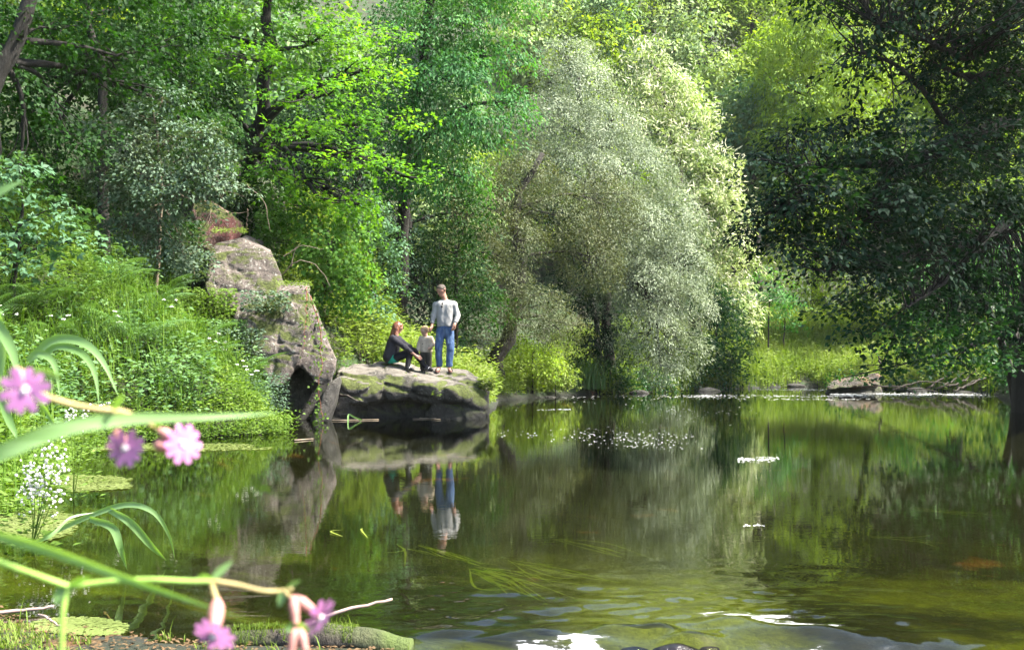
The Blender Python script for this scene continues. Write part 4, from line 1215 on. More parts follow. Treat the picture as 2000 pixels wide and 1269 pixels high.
uspots = [(-6.8, 14.9), (-6.2, 15.4), (-5.1, 17.0), (-4.7, 17.2), (-5.2, 17.9), (-6.0, 14.3), (-7.4, 14.2), (-4.4, 16.6), (-5.85, 16.6)]
uspots.sort(key=lambda q: q[0] / q[1])
for i, (x, y) in enumerate(uspots):
    g0 = np.array([x, y, gz(x, y)])
    u_ = thing('umbel_plant', g0, '%s white umbel-flowered plant from the left on the near bank' % ORD[i], 'plant', 'white umbel plants on the near bank')
    H = r_.uniform(0.7, 1.05)
    st = MB()
    for k in range(3):
        a = r_.uniform(0, 6.28); q = r_.uniform(0.05, 0.25) if k else 0.03
        top = g0 + np.array([q * math.cos(a), q * math.sin(a), H * r_.uniform(0.75, 1.0)])
        tube(st, smooth_line([g0, g0 + (top - g0) * np.array([0.2, 0.2, 0.5]), top], 6), 0.005, 0.002, 4, cap=False)
        hd = MB(); umbel_head(hd, top, r_.uniform(0.025, 0.05), 12, 0.010, r_)
        part(u_, 'flower_head', hd, M['white'])
    part(u_, 'stem', st, M['herb'])

# tall feathery weeds in front of the ferns
for i, (x, y, H) in enumerate(((-6.75, 15.6, 1.7), (-6.9, 15.75, 1.45), (-6.45, 15.7, 1.3))):
    g0 = np.array([x, y, gz(x, y)])
    w_ = thing('tall_weed', g0, ['tallest slim feathery weed rising among the ferns', 'feathery weed just left of the tallest one', 'short feathery weed right of the tallest one'][i], 'plant', 'feathery weeds among the ferns')
    st = MB(); tube(st, smooth_line([g0, g0 + np.array([0.03, 0, H * 0.5]), g0 + np.array([0.08, 0, H])], 8), 0.010, 0.003, 5, cap=False)
    part(w_, 'stem', st, M['herb'])
    lf = MB(); n = 420
    t = r_.random(n) ** 0.8; a = r_.uniform(0, 6.28, n)
    R_ = 0.20 * (1.1 - t) + 0.03
    q = r_.random(n)
    pp = g0 + np.stack([0.08 * t ** 2 + np.cos(a) * R_ * q, np.sin(a) * R_ * q, t * H + 0.08 * q], -1)
    leaves(lf, pp, np.stack([np.cos(a), np.sin(a), 0.7 + 0 * a], -1), nz(r_.normal(size=(n, 3)) + np.array([0, 0, 1])), 0.07, 0.016)
    part(w_, 'leaves', lf, M['herb'])

# creeper hanging down the slab, tuft on the ledge, brambles over the top block
def vine(label, line, n, L, seed, mat='herb'):
    r = np.random.default_rng(seed)
    ln = smooth_line([P(*q) for q in line], 24)
    v_ = thing('creeper', ln[0], label, 'plant')
    st = MB(); tube(st, ln + r.normal(size=ln.shape) * 0.012, 0.012, 0.006, 5)
    part(v_, 'stem', st, M['twig_red'])
    lf = MB()
    k = r.integers(0, 24, n)
    p = ln[k] + r.normal(size=(n, 3)) * np.array([0.09, 0.04, 0.06]) + np.array([0, -0.06, 0])
    leaves(lf, p, nz(r.normal(size=(n, 3)) + np.array([0, -0.3, -0.7])), nz(r.normal(size=(n, 3)) * 0.4 + np.array([0, -1, 0.3])), L * r.uniform(0.6, 1.3, n), L * 0.8)
    part(v_, 'leaves', lf, M[mat])
M['twig_red'] = plain('red_stem', (0.16, 0.06, 0.04), 0.8)
vine('leafy creeper with reddish stem hanging down the right edge of the slab', [(606, 578, 19.2), (625, 640, 18.98), (628, 700, 18.92), (622, 760, 18.9), (630, 815, 18.95), (632, 832, 19.0)], 130, 0.07, 1)
vine('thin creeper crossing the crack in the slab', [(600, 560, 19.35), (598, 620, 18.98), (592, 690, 18.85)], 50, 0.05, 2)

def tuft(name, label, c, n, L, rad, mat, seed, down=0.2):
    r = np.random.default_rng(seed)
    t_ = thing(name, c, label, 'plant')
    lf = MB()
    a = r.uniform(0, 6.28, n); q = np.sqrt(r.random(n)) * rad[0]
    p = c + np.stack([np.cos(a) * q, np.sin(a) * q * rad[1] / rad[0], r.random(n) * rad[2] - down * rad[2]], -1)
    leaves(lf, p, np.stack([np.cos(a), np.sin(a) - 0.5, r.uniform(-0.5, 0.5, n)], -1), nz(r.normal(size=(n, 3)) * 0.5 + np.array([0, -0.4, 1])), L * r.uniform(0.6, 1.4, n), L * 0.65)
    part(t_, 'leaves', lf, M[mat])
    return t_
tuft('ledge_plant', 'green leafy clump on the ledge above the slab hollow', P(520, 600, 19.05), 620, 0.07, (0.46, 0.28, 0.40), 'elder', 5)
tuft('ledge_plant', 'yellowish moss and litter clump at the right end of the ledge', P(575, 556, 19.6), 350, 0.04, (0.35, 0.25, 0.10), 'moss' if 'moss' in M else 'herb2', 6)
tuft('ledge_plant', 'dark leafy clump at the left foot of the slab', P(470, 690, 18.8), 800, 0.07, (0.45, 0.3, 0.6), 'elder', 7)
tuft('ledge_plant', 'small leafy sprig growing from the side of the flat rock', P(852, 770, 19.95), 30, 0.07, (0.09, 0.05, 0.12), 'herb2', 8)
tuft('ledge_plant', 'bright grassy tuft on the outer end of the flat rock', P(950, 755, 20.45), 260, 0.09, (0.14, 0.14, 0.22), 'herb2', 9)
tuft('bank_bush', 'speckled small-leaved bush overhanging the dark cleft from the bank', P(505, 790, 17.6), 1500, 0.045, (0.55, 0.4, 0.7), 'elder', 10)
tuft('ledge_plant', 'moss and dry leaves on the shoulder of the upper block', P(450, 452, 20.3), 300, 0.04, (0.35, 0.3, 0.10), 'herb2', 11)

for (px, py, Y, n, rad, mt, lab) in ((405, 600, 19.3, 1500, (.55, .35, .75), 'herb', 'leafy thicket filling the gap below the upper block'), (375, 520, 19.9, 900, (.45, .3, .6), 'elder', 'greyish leafy thicket left of the upper block'),
                                     (440, 650, 18.9, 900, (.4, .3, .5), 'fern', 'fresh green leafy clump against the left side of the slab'), (350, 455, 20.4, 900, (.5, .3, .5), 'dark', 'dark leafy thicket beneath the elder, left of the red block'),
                                     (545, 440, 21.6, 900, (.5, .4, .6), 'ivy', 'bright leafy clump right behind the upper block'), (650, 680, 21.3, 700, (.4, .3, .45), 'herb2', 'sunlit weeds between the slab and the flat rock')):
    tuft('bank_bush', lab, P(px, py, Y), n, 0.075, rad, mt, int(px), .5)

def bramble(label, lines, seed):
    r = np.random.default_rng(seed)
    b_ = thing('bramble', P(*lines[0][0]), label, 'plant')
    for ln in lines:
        st = MB()
        q = smooth_line([P(*k) for k in ln], 14)
        tube(st, q + r.normal(size=q.shape) * 0.01, 0.012, 0.005, 4, cap=False)
        part(b_, 'stem', st, M['twig'])
bramble('bare arching bramble stems around the red block', [[(385, 470, 20.4), (405, 425, 20.3), (412, 412, 20.3), (408, 440, 20.2)], [(370, 500, 20.2), (400, 470, 20.2), (415, 452, 20.2)], [(300, 390, 19), (312, 430, 19), (345, 475, 19), (355, 450, 19)],
        [(420, 410, 20.6), (450, 416, 20.5), (482, 415, 20.4)], [(483, 408, 20.2), (482, 450, 20.3)], [(260, 480, 18.5), (265, 410, 18.6), (280, 372, 18.6), (300, 400, 18.6)], [(480, 360, 20.5), (515, 395, 20.5), (528, 450, 20.5)]], 3)
bramble('thin bare stems arching out beside the upper block', [[(548, 540, 20.3), (580, 510, 20.2), (620, 520, 20.2), (645, 560, 20.2)], [(555, 500, 20.3), (590, 480, 20.3), (632, 488, 20.3)], [(570, 520, 20.3), (575, 490, 20.3), (585, 475, 20.3)]], 4)
# reeds below the willow
b_ = thing('reed_clump', on_ground(1130, 34.6, 0), 'clump of arching blue-green reeds at the waterline under the willow', 'reeds')
mb = MB(); n = 260
base = on_ground(1130, 34.6, 0) + np.stack([r_.normal(size=n) * 0.45, r_.normal(size=n) * 0.25, 0 * r_.random(n)], -1)
a = r_.uniform(0, 6.28, n)
blades(mb, base, np.stack([np.cos(a), np.sin(a), 0 * a], -1), r_.uniform(0.7, 1.6, n), 0.03, r_.uniform(0.5, 2.2, n), 5)
part(b_, 'blades', mb, M['fern'])
# bushes under the willow
for (px, Y, hw, hh, dy, lab, mt) in ((1040, 31.5, 45, 35, 700, 'bright sunlit bush beneath the willow boughs', 'lime'), (1085, 32.5, 35, 32, 725, 'pale feathery bush beside the reed clump', 'herb2'), (1190, 36, 50, 28, 735, 'dark low bush at the foot of the pale willow', 'hazel'), (1260, 37.2, 50, 24, 742, 'dark trailing bush right of the pale willow trunk', 'hazel'), (1010, 33.5, 60, 40, 690, 'sunlit green bush behind the leaning trunk', 'lime'), (870, 30, 50, 40, 670, 'sunlit green bush right behind the standing person', 'ash')):
    tree('low_bush', lab, [on_ground(px, Y), P(px, dy, Y), P(px + 4, dy - 15, Y)], 0.03, 0.015, LB([(px, dy, Y, hw, hh), (px + hw * 0.6, dy + hh * 0.4, Y - 0.2, hw * 0.6, hh * 0.6), (px - hw * 0.6, dy + hh * 0.3, Y, hw * 0.6, hh * 0.7)]), mt, 0.09, 0.05, 2.2, 0.3, 24, seed=px, twigs=5)

# driftwood on the right bank
M['drift'] = plain('driftwood', (0.05, 0.042, 0.036), 0.85, 0.2, 0.35, 6)
dl = [((1745, 760, 35), (1800, 745, 35.2), (1860, 752, 35.3)), ((1812, 758, 35.2), (1845, 735, 35.4), (1872, 722, 35.5)), ((1835, 758, 35.0), (1868, 738, 35.2), (1890, 728, 35.3)), ((1850, 756, 34.8), (1885, 742, 35), (1905, 722, 35.2)),
      ((1862, 764, 34.6), (1885, 752, 34.8), (1915, 738, 35)), ((1880, 758, 34.8), (1925, 738, 35), (1960, 728, 35.3)), ((1700, 752, 35.6), (1760, 756, 35.4), (1830, 764, 35)), ((1720, 720, 36), (1718, 700, 36), (1712, 690, 36))]
dlab = ['long low driftwood branch lying leftmost in the drift pile', 'steep pale driftwood branch at the middle of the drift pile', 'driftwood branch just right of the steepest one', 'driftwood branch crossing the others near the oak trunk', 'short driftwood branch lowest at the water', 'driftwood branch reaching furthest toward the oak trunk', 'thin driftwood branch lying behind the boulder', 'broken stump standing on the river boulder']
for q, l in zip(dl, dlab):
    mb = MB(); ln = smooth_line([P(*k) for k in q], 10); tube(mb, ln + r_.normal(size=ln.shape) * 0.03, 0.04, 0.016, 6)
    solo('driftwood_branch', mb, M['drift'], l, 'branch', 'driftwood on the right bank', smooth=True)
print('plants', time.time() - T0)

# ------------------------------------------------------------------ people
from mathutils.bvhtree import BVHTree
fo = [c for c in flat.children if c.name.startswith('stone')][0]
_bvh = BVHTree.FromPolygons([v.co[:] for v in fo.data.vertices], [p.vertices[:] for p in fo.data.polygons])
def rock_top(x, y):
    h = _bvh.ray_cast(Vector((x, y, 5)), Vector((0, 0, -1)))
    return h[0].z if h[0] is not None else 0.95

M['skin'] = plain('skin', (0.36, 0.19, 0.135), 0.5, 0.4, 0.08)
M['skin2'] = plain('fair_skin', (0.46, 0.28, 0.21), 0.5, 0.4, 0.08)
M['eye'] = plain('eye', (0.02, 0.015, 0.012), 0.3, 0.5, 0.0)
M['lip'] = plain('lip', (0.32, 0.11, 0.09), 0.5, 0.4, 0.05)
M['henley'] = plain('grey_jersey', (0.28, 0.275, 0.27), 0.9, 0.1, 0.08, 30, 0.004, 90)
def jeans_mat():
    m, t, out = newmat('denim')
    c = ramp(t, noise_out(t, 5, 4, 0.6, stretch=(2, 2, 0.6)), [(0.3, (0.014, 0.032, 0.09)), (0.5, (0.034, 0.075, 0.17)), (0.72, (0.12, 0.18, 0.28))])
    p = N(t, 'ShaderNodeBsdfPrincipled', Roughness=0.9)
    t.links.new(c, p.inputs['Base Color']); t.links.new(p.outputs[0], out.inputs['Surface'])
    return m
M['jeans'] = jeans_mat()
M['beige'] = plain('beige_knit', (0.40, 0.33, 0.25), 0.95, 0.1, 0.08, 30, 0.004, 90)
M['kidpants'] = plain('grey_trousers', (0.05, 0.045, 0.037), 0.95, 0.1, 0.2, 10)
M['sweater'] = plain('charcoal_knit', (0.028, 0.027, 0.033), 0.95, 0.1, 0.2, 12, 0.004, 90)
M['teal'] = plain('teal_top', (0.02, 0.22, 0.14), 0.9, 0.1, 0.1)
M['black'] = plain('black_cotton', (0.010, 0.010, 0.013), 0.9, 0.15, 0.2)
M['auburn'] = plain('auburn_hair', (0.12, 0.04, 0.018), 0.45, 0.5, 0.5, 40)
M['blond'] = plain('blond_hair', (0.40, 0.26, 0.13), 0.5, 0.4, 0.25, 40)
M['brown'] = plain('cropped_hair', (0.055, 0.042, 0.033), 0.7, 0.3, 0.3, 60)
M['shoe'] = plain('black_shoe', (0.014, 0.013, 0.014), 0.6, 0.4, 0.2)
M['stripe'] = plain('white_stripe', (0.75, 0.75, 0.75), 0.6, 0.3, 0.03)
M['sandal'] = plain('brown_sandal', (0.10, 0.04, 0.03), 0.6, 0.3, 0.2)

V = lambda *a: np.array(a, float)
def head_parts(c, f, s=1.0):
    f = nz(f); r = nz(np.cross(f, V(0, 0, 1))); u = np.cross(r, f)
    pr = [(c + (u * .018 - f * .020) * s, .090 * s, c + (u * .022 + f * .014) * s, .084 * s),
          (c + (f * .030 - u * .025) * s, .070 * s, c + (f * .048 - u * .090) * s, .040 * s),
          (c + (f * .094 - u * .004) * s, .009 * s, c + (f * .113 - u * .034) * s, .013 * s, .012),
          (c + (f * .082 + u * .018 - r * .035) * s, .010 * s, c + (f * .082 + u * .018 + r * .035) * s, .010 * s, .015),
          (c + (f * .085 - u * .066 - r * .016) * s, .009 * s, c + (f * .085 - u * .066 + r * .016) * s, .009 * s, .012)]
    for g in (-1, 1):
        pr.append((c + (r * g * .086 - u * .030 - f * .01) * s, .011 * s, c + (r * g * .092 + u * .012 - f * .015) * s, .017 * s, .01))
    return pr, f, r, u

def face_bits(root, c, f, r, u, s):
    mb = MB()
    for g in (-1, 1):
        ball(mb, c + (f * .090 + r * g * .032 - u * .002) * s, .0105 * s, 8, 6)
    part(root, 'eyes', mb, M['eye'], smooth=True)
    mb = MB(); tube(mb, [c + (f * .092 - u * .066 + r * q) * s for q in (-.022, 0, .022)], .0045 * s, .0045 * s, 5)
    part(root, 'mouth', mb, M['lip'])

def hand_parts(w, d, n, s=1.0, curl=0.5, thumb=1):
    """palm, four fingers of unequal length and a thumb; n = side the palm faces"""
    d = nz(d); n = nz(n - np.dot(n, d) * d); sd = np.cross(d, n) * thumb
    k1 = w + d * .085 * s
    pr = [(w, .026 * s, w + d * .03 * s, .030 * s), (w + d * .03 * s - sd * .018 * s, .022 * s, k1 - sd * .026 * s, .017 * s, .02), (w + d * .03 * s + sd * .018 * s, .022 * s, k1 + sd * .026 * s, .017 * s, .02)]
    for off, L in ((.031, .068), (.0105, .078), (-.0105, .072), (-.031, .056)):
        a = k1 + sd * off * s
        b = a + (d * (1 - curl * .3) + n * curl * .5) * L * .5 * s
        e = b + (d * (1 - curl) + n * curl) * L * .5 * s
        pr += [(a, .0105 * s, b, .0098 * s, .004), (b, .0098 * s, e, .0082 * s, .006)]
    t0 = w + d * .03 * s + sd * .03 * s
    t1 = t0 + nz(sd * .8 + d * .7 + n * .3) * .038 * s
    t2 = t1 + nz(d * .9 + sd * .25 + n * .4) * .032 * s
    pr += [(t0, .014 * s, t1, .012 * s, .008), (t1, .0115 * s, t2, .0095 * s, .006)]
    return pr

def cut_planes(pl):
    def f(g):
        m = None
        for (p, n) in pl:
            q = (g - p) @ nz(V(*n))
            m = q if m is None else np.maximum(m, q)
        return m
    return f

def shift(parts, o):
    return [(np.asarray(q[0]) + o, q[1], np.asarray(q[2]) + o, q[3]) + tuple(q[4:]) for q in parts]

def clothes(root, name, parts, o, mat, h=0.011, **kw):
    cut = kw.pop('cut', None)
    cf = None
    if cut:
        cf = cut_planes([(np.asarray(p) + o, n) for p, n in cut])
    return part(root, name, cones_mesh(shift(parts, o), h=h, cut=cf, **kw), M[mat], smooth=True)

# --- standing person in the grey jersey
ox, oy = P(865, 700, 20.75)[:2]
oz = rock_top(ox, oy)
O = V(ox, oy, oz)
man = thing('person', O, 'person in a pale grey jersey and blue jeans standing on the flat rock', 'person', 'people on the flat rock')
hc = V(-.030, -.055, 1.715); hf = V(-.55, -.62, -.42)
hp, f, r, u = head_parts(hc, hf)
SL, SR = V(-.150, .0, 1.455), V(.250, .0, 1.465)
EL, ER = V(-.195, -.03, 1.175), V(.315, -.02, 1.185)
WL, WR = V(-.225, -.10, .955), V(.255, -.15, .985)
body = hp + [(hc - u * .05 - f * .02, .055, V(.045, .0, 1.50), .060), (V(-.06, 0, 1.40), .075, V(.16, 0, 1.40), .075), (V(.0, 0, 1.38), .105, V(.02, 0, 1.02), .10), (V(.10, 0, 1.40), .105, V(.09, 0, 1.02), .10),
        (SL + V(.01, 0, -.060), .050, EL, .040), (EL, .040, WL, .027), (SR + V(-.01, 0, -.060), .050, ER, .040), (ER, .040, WR, .027),
        (V(-.01, 0, .92), .095, V(.10, 0, .92), .095), (V(-.03, 0, .86), .080, V(-.085, -.03, .49), .052), (V(-.085, -.03, .49), .052, V(-.085, .0, .09), .034),
        (V(.125, 0, .86), .080, V(.150, -.03, .48), .052), (V(.150, -.03, .48), .052, V(.135, .0, .09), .034),
        (V(-.085, .015, .06), .036, V(-.095, -.06, .045), .034), (V(-.095, -.06, .045), .034, V(-.11, -.16, .030), .026), (V(.135, .015, .06), .036, V(.145, -.06, .045), .034), (V(.145, -.06, .045), .034, V(.165, -.16, .030), .026)]
body += hand_parts(WL, V(-.25, -.1, -1), V(-.8, .2, .1), curl=.55, thumb=-1) + hand_parts(WR, V(-.30, -.12, -1), V(-.6, .6, .1), curl=.6, thumb=1)
bo = part(man, 'body', cones_mesh(shift(body, O), h=0.0085, k=0.03), M['skin'], smooth=True)
face_bits(man, O + hc, f, r, u, 1.0)
clothes(man, 'hair', [(hc + u * .022 - f * .020, .097, hc + u * .026 + f * .010, .091)], O, 'brown', h=0.008, fold=.004, cut=[(hc + f * .040 + u * .030, tuple(f * .75 - u * .66)), (hc - u * .045, tuple(-u))])
shirt = [(V(.045, 0, 1.462), .070, SL + V(.01, 0, -.060), .070), (V(.05, 0, 1.462), .070, SR + V(-.01, 0, -.060), .070), (V(-.02, -.01, 1.38), .125, V(.0, -.005, .99), .118), (V(.11, -.01, 1.38), .125, V(.10, -.005, .99), .118), (V(.045, .0, 1.485), .066, V(.045, .0, 1.40), .115),
         (SL + V(.01, 0, -.060), .070, EL, .057), (EL, .058, EL + (WL - EL) * .62, .046), (SR + V(-.01, 0, -.060), .070, ER, .058), (ER, .058, ER + (WR - ER) * .70, .047)]
clothes(man, 'jersey', shirt, O, 'henley', fold=.022, fold_scale=9, cut=[(V(0, 0, .945), (0, 0, -1)), (V(.03, -.03, 1.522), (-.15, -.45, 1))])
jeans = [(V(-.01, 0, .93), .112, V(.10, 0, .93), .112), (V(-.035, 0, .86), .108, V(-.090, -.02, .49), .082), (V(-.090, -.02, .49), .078, V(-.080, .0, .15), .072), (V(.130, 0, .86), .108, V(.155, -.02, .48), .082), (V(.155, -.02, .48), .078, V(.138, .0, .13), .072)]
clothes(man, 'jeans', jeans, O, 'jeans', fold=.024, fold_scale=11, k=.02, cut=[(V(0, 0, .10), (0, 0, -1)), (V(0, 0, 1.0), (0, 0, 1))])
for (cx, sg) in ((-.10, -1), (.152, 1)):
    mb = MB(); ring = [(.0, .055), (.035, .04), (.042, -.04), (.045, -.12), (.03, -.185), (0, -.20), (-.03, -.185), (-.043, -.12), (-.038, -.04), (-.035, .04)]
    vv = [O + V(cx + x + sg * .10 * -min(y, 0), y, z) for z in (-.01, .014) for x, y in ring]
    n = len(ring); mb.add(vv, [[i, (i + 1) % n, n + (i + 1) % n, n + i] for i in range(n)])
    mb.f.append(np.array([[0 + n, i + n, i + 1 + n] for i in range(1, n - 1)]))
    so = part(man, 'sandal', mb, M['sandal'])
    st = MB(); tx = cx + sg * .012
    tube(st, smooth_line([O + V(tx - .045, -.05, .012), O + V(tx - .02, -.09, .075), O + V(tx, -.13, .045), O + V(tx + .02, -.09, .075), O + V(tx + .045, -.05, .012)], 12), .009, .009, 5)
    part(so, 'strap', st, M['shoe'])
mb = MB()
for g in (-1, 1):
    ball(mb, O + V(-.005 + g * .004, -.142, 1.395 + g * .032), .026, 8, 5, (0.7, .35, 1.1))
tube(mb, [O + V(-.005, -.14, 1.45), O + V(-.005, -.142, 1.34)], .006, .006, 5)
part(man, 'sunglasses', mb, M['eye'], 'dark sunglasses hooked in the neckline')

# --- small child
cx_, cy_ = P(832, 700, 20.95)[:2]
O = V(cx_, cy_, rock_top(cx_, cy_))
kid = thing('person', O, 'small fair-haired child in beige jumper standing between the two others', 'person', 'people on the flat rock')
hc = V(-.030, -.03, .875); s = .86
hp, f, r, u = head_parts(hc, V(-.65, -.60, -.38), s)
SL, SR = V(-.105, 0, .715), V(.105, 0, .715)
EL, ER = V(-.150, -.01, .575), V(.150, -.02, .590)
WL, WR = V(-.170, -.06, .455), V(.110, -.11, .535)
body = hp + [(hc - u * .05 * s - f * .01, .040, V(0, 0, .73), .042), (V(-.06, 0, .70), .055, V(.06, 0, .70), .055), (V(-.04, 0, .66), .075, V(-.03, 0, .42), .075), (V(.04, 0, .66), .075, V(.03, 0, .42), .075),
        (SL, .036, EL, .028), (EL, .028, WL, .021), (SR, .036, ER, .028), (ER, .028, WR, .021), (V(-.05, 0, .37), .058, V(-.070, 0, .20), .042), (V(-.070, 0, .20), .042, V(-.065, 0, .06), .028), (V(.05, 0, .37), .058, V(.060, 0, .20), .042), (V(.060, 0, .20), .042, V(.062, 0, .06), .028)]
body += hand_parts(WL, V(-.1, -.2, -1), V(1, 0, 0), .62, .5, 1) + hand_parts(WR, V(-.5, -.5, -.4), V(0, .3, -1), .62, .6, 1)
part(kid, 'body', cones_mesh(shift(body, O), h=0.0075, k=0.022), M['skin2'], smooth=True)
face_bits(kid, O + hc, f, r, u, s)
clothes(kid, 'hair', [(hc + (u * .022 - f * .022) * s, .098 * s, hc + (u * .028 + f * .008) * s, .092 * s)], O, 'blond', h=0.008, fold=.006, fold_scale=20, cut=[(hc + (f * .046 + u * .030) * s, tuple(f * .8 - u * .6)), (hc - u * .06 * s, tuple(-u))])
clothes(kid, 'jumper', [(V(-.07, 0, .70), .062, V(.07, 0, .70), .062), (V(-.045, 0, .67), .088, V(-.040, 0, .44), .092), (V(.045, 0, .67), .088, V(.040, 0, .44), .092), (SL, .052, EL, .046), (EL, .046, WL, .036), (SR, .052, ER, .048), (ER, .048, WR, .038)], O, 'beige', fold=.016, fold_scale=13, k=.02, h=.0095,
        cut=[(V(0, 0, .415), (0, 0, -1)), (V(0, 0, .762), (0, -.2, 1))])
mb = MB(); ball(mb, O + V(-.055, -.088, .595), .022, 7, 4, (1, .25, .5)); part(kid, 'badge', mb, M['kidpants'], 'small dark motif on the chest')
clothes(kid, 'trousers', [(V(-.03, 0, .41), .084, V(.03, 0, .41), .084), (V(-.052, 0, .37), .078, V(-.072, -.01, .20), .060), (V(-.072, -.01, .20), .060, V(-.068, 0, .07), .055), (V(.052, 0, .37), .078, V(.064, -.01, .20), .060), (V(.064, -.01, .20), .060, V(.064, 0, .07), .055)], O, 'kidpants', fold=.010, fold_scale=14, k=.015, h=.0095, cut=[(V(0, 0, .045), (0, 0, -1)), (V(0, 0, .46), (0, 0, 1))])
for sx in (-.07, .066):
    part(kid, 'shoe', cones_mesh(shift([(V(sx, .02, .032), .034, V(sx - .01, -.07, .026), .030)], O), h=.008, cut=cut_planes([(O + V(0, 0, .0), (0, 0, -1))])), M['shoe'], smooth=True)

# --- seated person
sx_, sy_ = P(765, 700, 20.85)[:2]
O = V(sx_, sy_, rock_top(sx_, sy_))
wom = thing('person', O, 'person with long auburn hair sitting on the flat rock, knees drawn up', 'person', 'people on the flat rock')
hc = V(.135, .03, .770); s = .95
hp, f, r, u = head_parts(hc, V(.85, .42, -.30), s)
hip = V(-.015, .0, .115)
SN, SF = V(.045, -.13, .520), V(.115, .17, .520)          # near and far shoulder
EN, EF = V(.300, -.20, .345), V(.360, .14, .345)
WN, WF = V(.545, -.16, .150), V(.560, .03, .160)
fz1 = rock_top(sx_ + .36, sy_ - .20) - O[2]; fz2 = rock_top(sx_ + .78, sy_ - .12) - O[2]
K1, A1 = V(.40, -.10, max(.22, fz1 + .30)), V(.355, -.20, fz1 + .085)     # folded leg
K2, A2 = V(.47, -.02, max(.26, fz2 + .30)), V(.735, -.10, fz2 + .085)    # forward leg
body = hp + [(hc - u * .05 - f * .01, .046, V(.085, .02, .555), .050), (SN, .060, SF, .060), (V(.03, -.05, .46), .10, V(-.03, -.04, .14), .115), (V(.07, .08, .46), .10, V(-.02, .08, .14), .115),
        (SN, .048, EN, .036), (EN, .036, WN, .025), (SF, .048, EF, .036), (EF, .036, WF, .025),
        (V(.03, -.07, .11), .085, K1, .055), (K1, .055, A1, .036), (V(.03, .06, .11), .085, K2, .055), (K2, .055, A2, .036)]
body += hand_parts(WN, V(.75, .1, -.45), V(.0, .9, -.3), .9, .45, 1) + hand_parts(WF, V(.7, -.2, -.5), V(0, -.6, -.7), .9, .45, -1)
part(wom, 'body', cones_mesh(shift(body, O), h=0.0085, k=0.03), M['skin'], smooth=True)
face_bits(wom, O + hc, f, r, u, s)
hb = V(-.9, -.35, 0)
clothes(wom, 'hair', [(hc + (u * .024 - f * .022) * s, .100 * s, hc + (u * .026 + f * .012) * s, .092 * s), (hc - f * .035 - u * .02, .088, hc + V(-.075, -.04, -.15), .082), (hc + V(-.075, -.04, -.15), .082, hc + V(-.155, -.07, -.285), .055), (hc + V(-.03, -.08, -.04), .055, hc + V(-.02, -.12, -.20), .045), (hc + V(-.02, -.12, -.20), .045, hc + V(-.08, -.15, -.29), .022)], O, 'auburn',
        h=0.008, fold=.016, fold_scale=22, cut=[(hc + (f * .055 + u * .02) * s, tuple(f * .9 - u * .42))])
clothes(wom, 'jumper', [(SN, .078, SF, .078), (V(.03, -.06, .45), .118, V(-.04, -.05, .14), .140), (V(.07, .08, .45), .118, V(-.02, .09, .14), .140), (SN, .070, EN, .058), (EN, .058, EN + (WN - EN) * .86, .044), (SF, .070, EF, .058), (EF, .058, EF + (WF - EF) * .86, .044), (V(.075, .02, .56), .062, V(.06, .02, .5), .09)], O, 'sweater', fold=.014, fold_scale=11,
        cut=[(V(0, 0, .035), (.45, 0, -1)), (V(.085, .02, .61), (.25, 0, 1))])
clothes(wom, 'undershirt', [(V(-.02, -.05, .16), .134, V(.02, -.05, .09), .128), (V(-.01, .08, .16), .13, V(.03, .07, .09), .126)], O, 'teal', fold=.010, cut=[(V(0, 0, -.005), (.2, 0, -1)), (V(0, 0, .20), (0, 0, 1))])
clothes(wom, 'trousers', [(V(-.01, -.06, .105), .105, V(-.01, .07, .105), .105), (V(.03, -.07, .11), .100, K1, .072), (K1, .072, A1 + V(0, 0, .0), .050), (V(.03, .06, .11), .100, K2, .072), (K2, .072, A2 - V(.02, 0, -.02), .050)], O, 'black', fold=.010, fold_scale=14, k=.02, cut=[(V(0, 0, min(fz1, fz2) + .04), (0, 0, -1)), (V(0, 0, .20), (-1, 0, 1))])
for A, dd, fz in ((A1, V(.75, -.55, 0), fz1), (A2, V(.85, -.45, 0), fz2)):
    dd = nz(dd); b0 = V(A[0], A[1], fz + .045)
    sh = part(wom, 'shoe', cones_mesh(shift([(A + V(0, 0, .01), .046, b0 - dd * .02, .046), (b0 - dd * .035, .043, b0 + dd * .06, .042), (b0 + dd * .06, .042, b0 + dd * .15 - V(0, 0, .01), .034)], O), h=.009, cut=cut_planes([(O + V(0, 0, fz), (0, 0, -1))])), M['shoe'], smooth=True)
    st = MB(); lat = nz(np.cross(dd, V(0, 0, 1)))
    for k in (0.02, .055, .09):
        tube(st, smooth_line([O + b0 + dd * (k - .02) + lat * .044 - V(0, 0, .02), O + b0 + dd * k + lat * .036 + V(0, 0, .028), O + b0 + dd * k + V(0, 0, .048), O + b0 + dd * k - lat * .036 + V(0, 0, .028), O + b0 + dd * (k - .02) - lat * .044 - V(0, 0, .02)], 12), .005, .005, 4)
    part(sh, 'stripes', st, M['stripe'])
print('people', time.time() - T0)

for q, (x, y, s_, lab) in enumerate(((0.52, 4.22, .10, 'brown wet stone left of the middle of the rapid'), (0.70, 4.20, .13, 'larger dark wet stone in the middle of the rapid'), (0.86, 4.33, .08, 'small wet stone at the head of the rapid'))):
    c = V(x, y, -.085); rr = np.random.default_rng(700 + q)
    pp = [c + s_ * V(math.cos(a) * rr.uniform(.8, 1.3), .7 * math.sin(a) * rr.uniform(.8, 1.2), z) for a in np.arange(7) * .9 for z in (-.9, .35)] + [c + V(0, 0, s_ * .75)]
    solo('rapid_stone', rock([pp], h=.014, k=.03, amp=.018, fscale=7, seed=60 + q, pad=.06), M['rock_wet'], lab, 'stone', 'wet stones in the rapid', smooth=True)

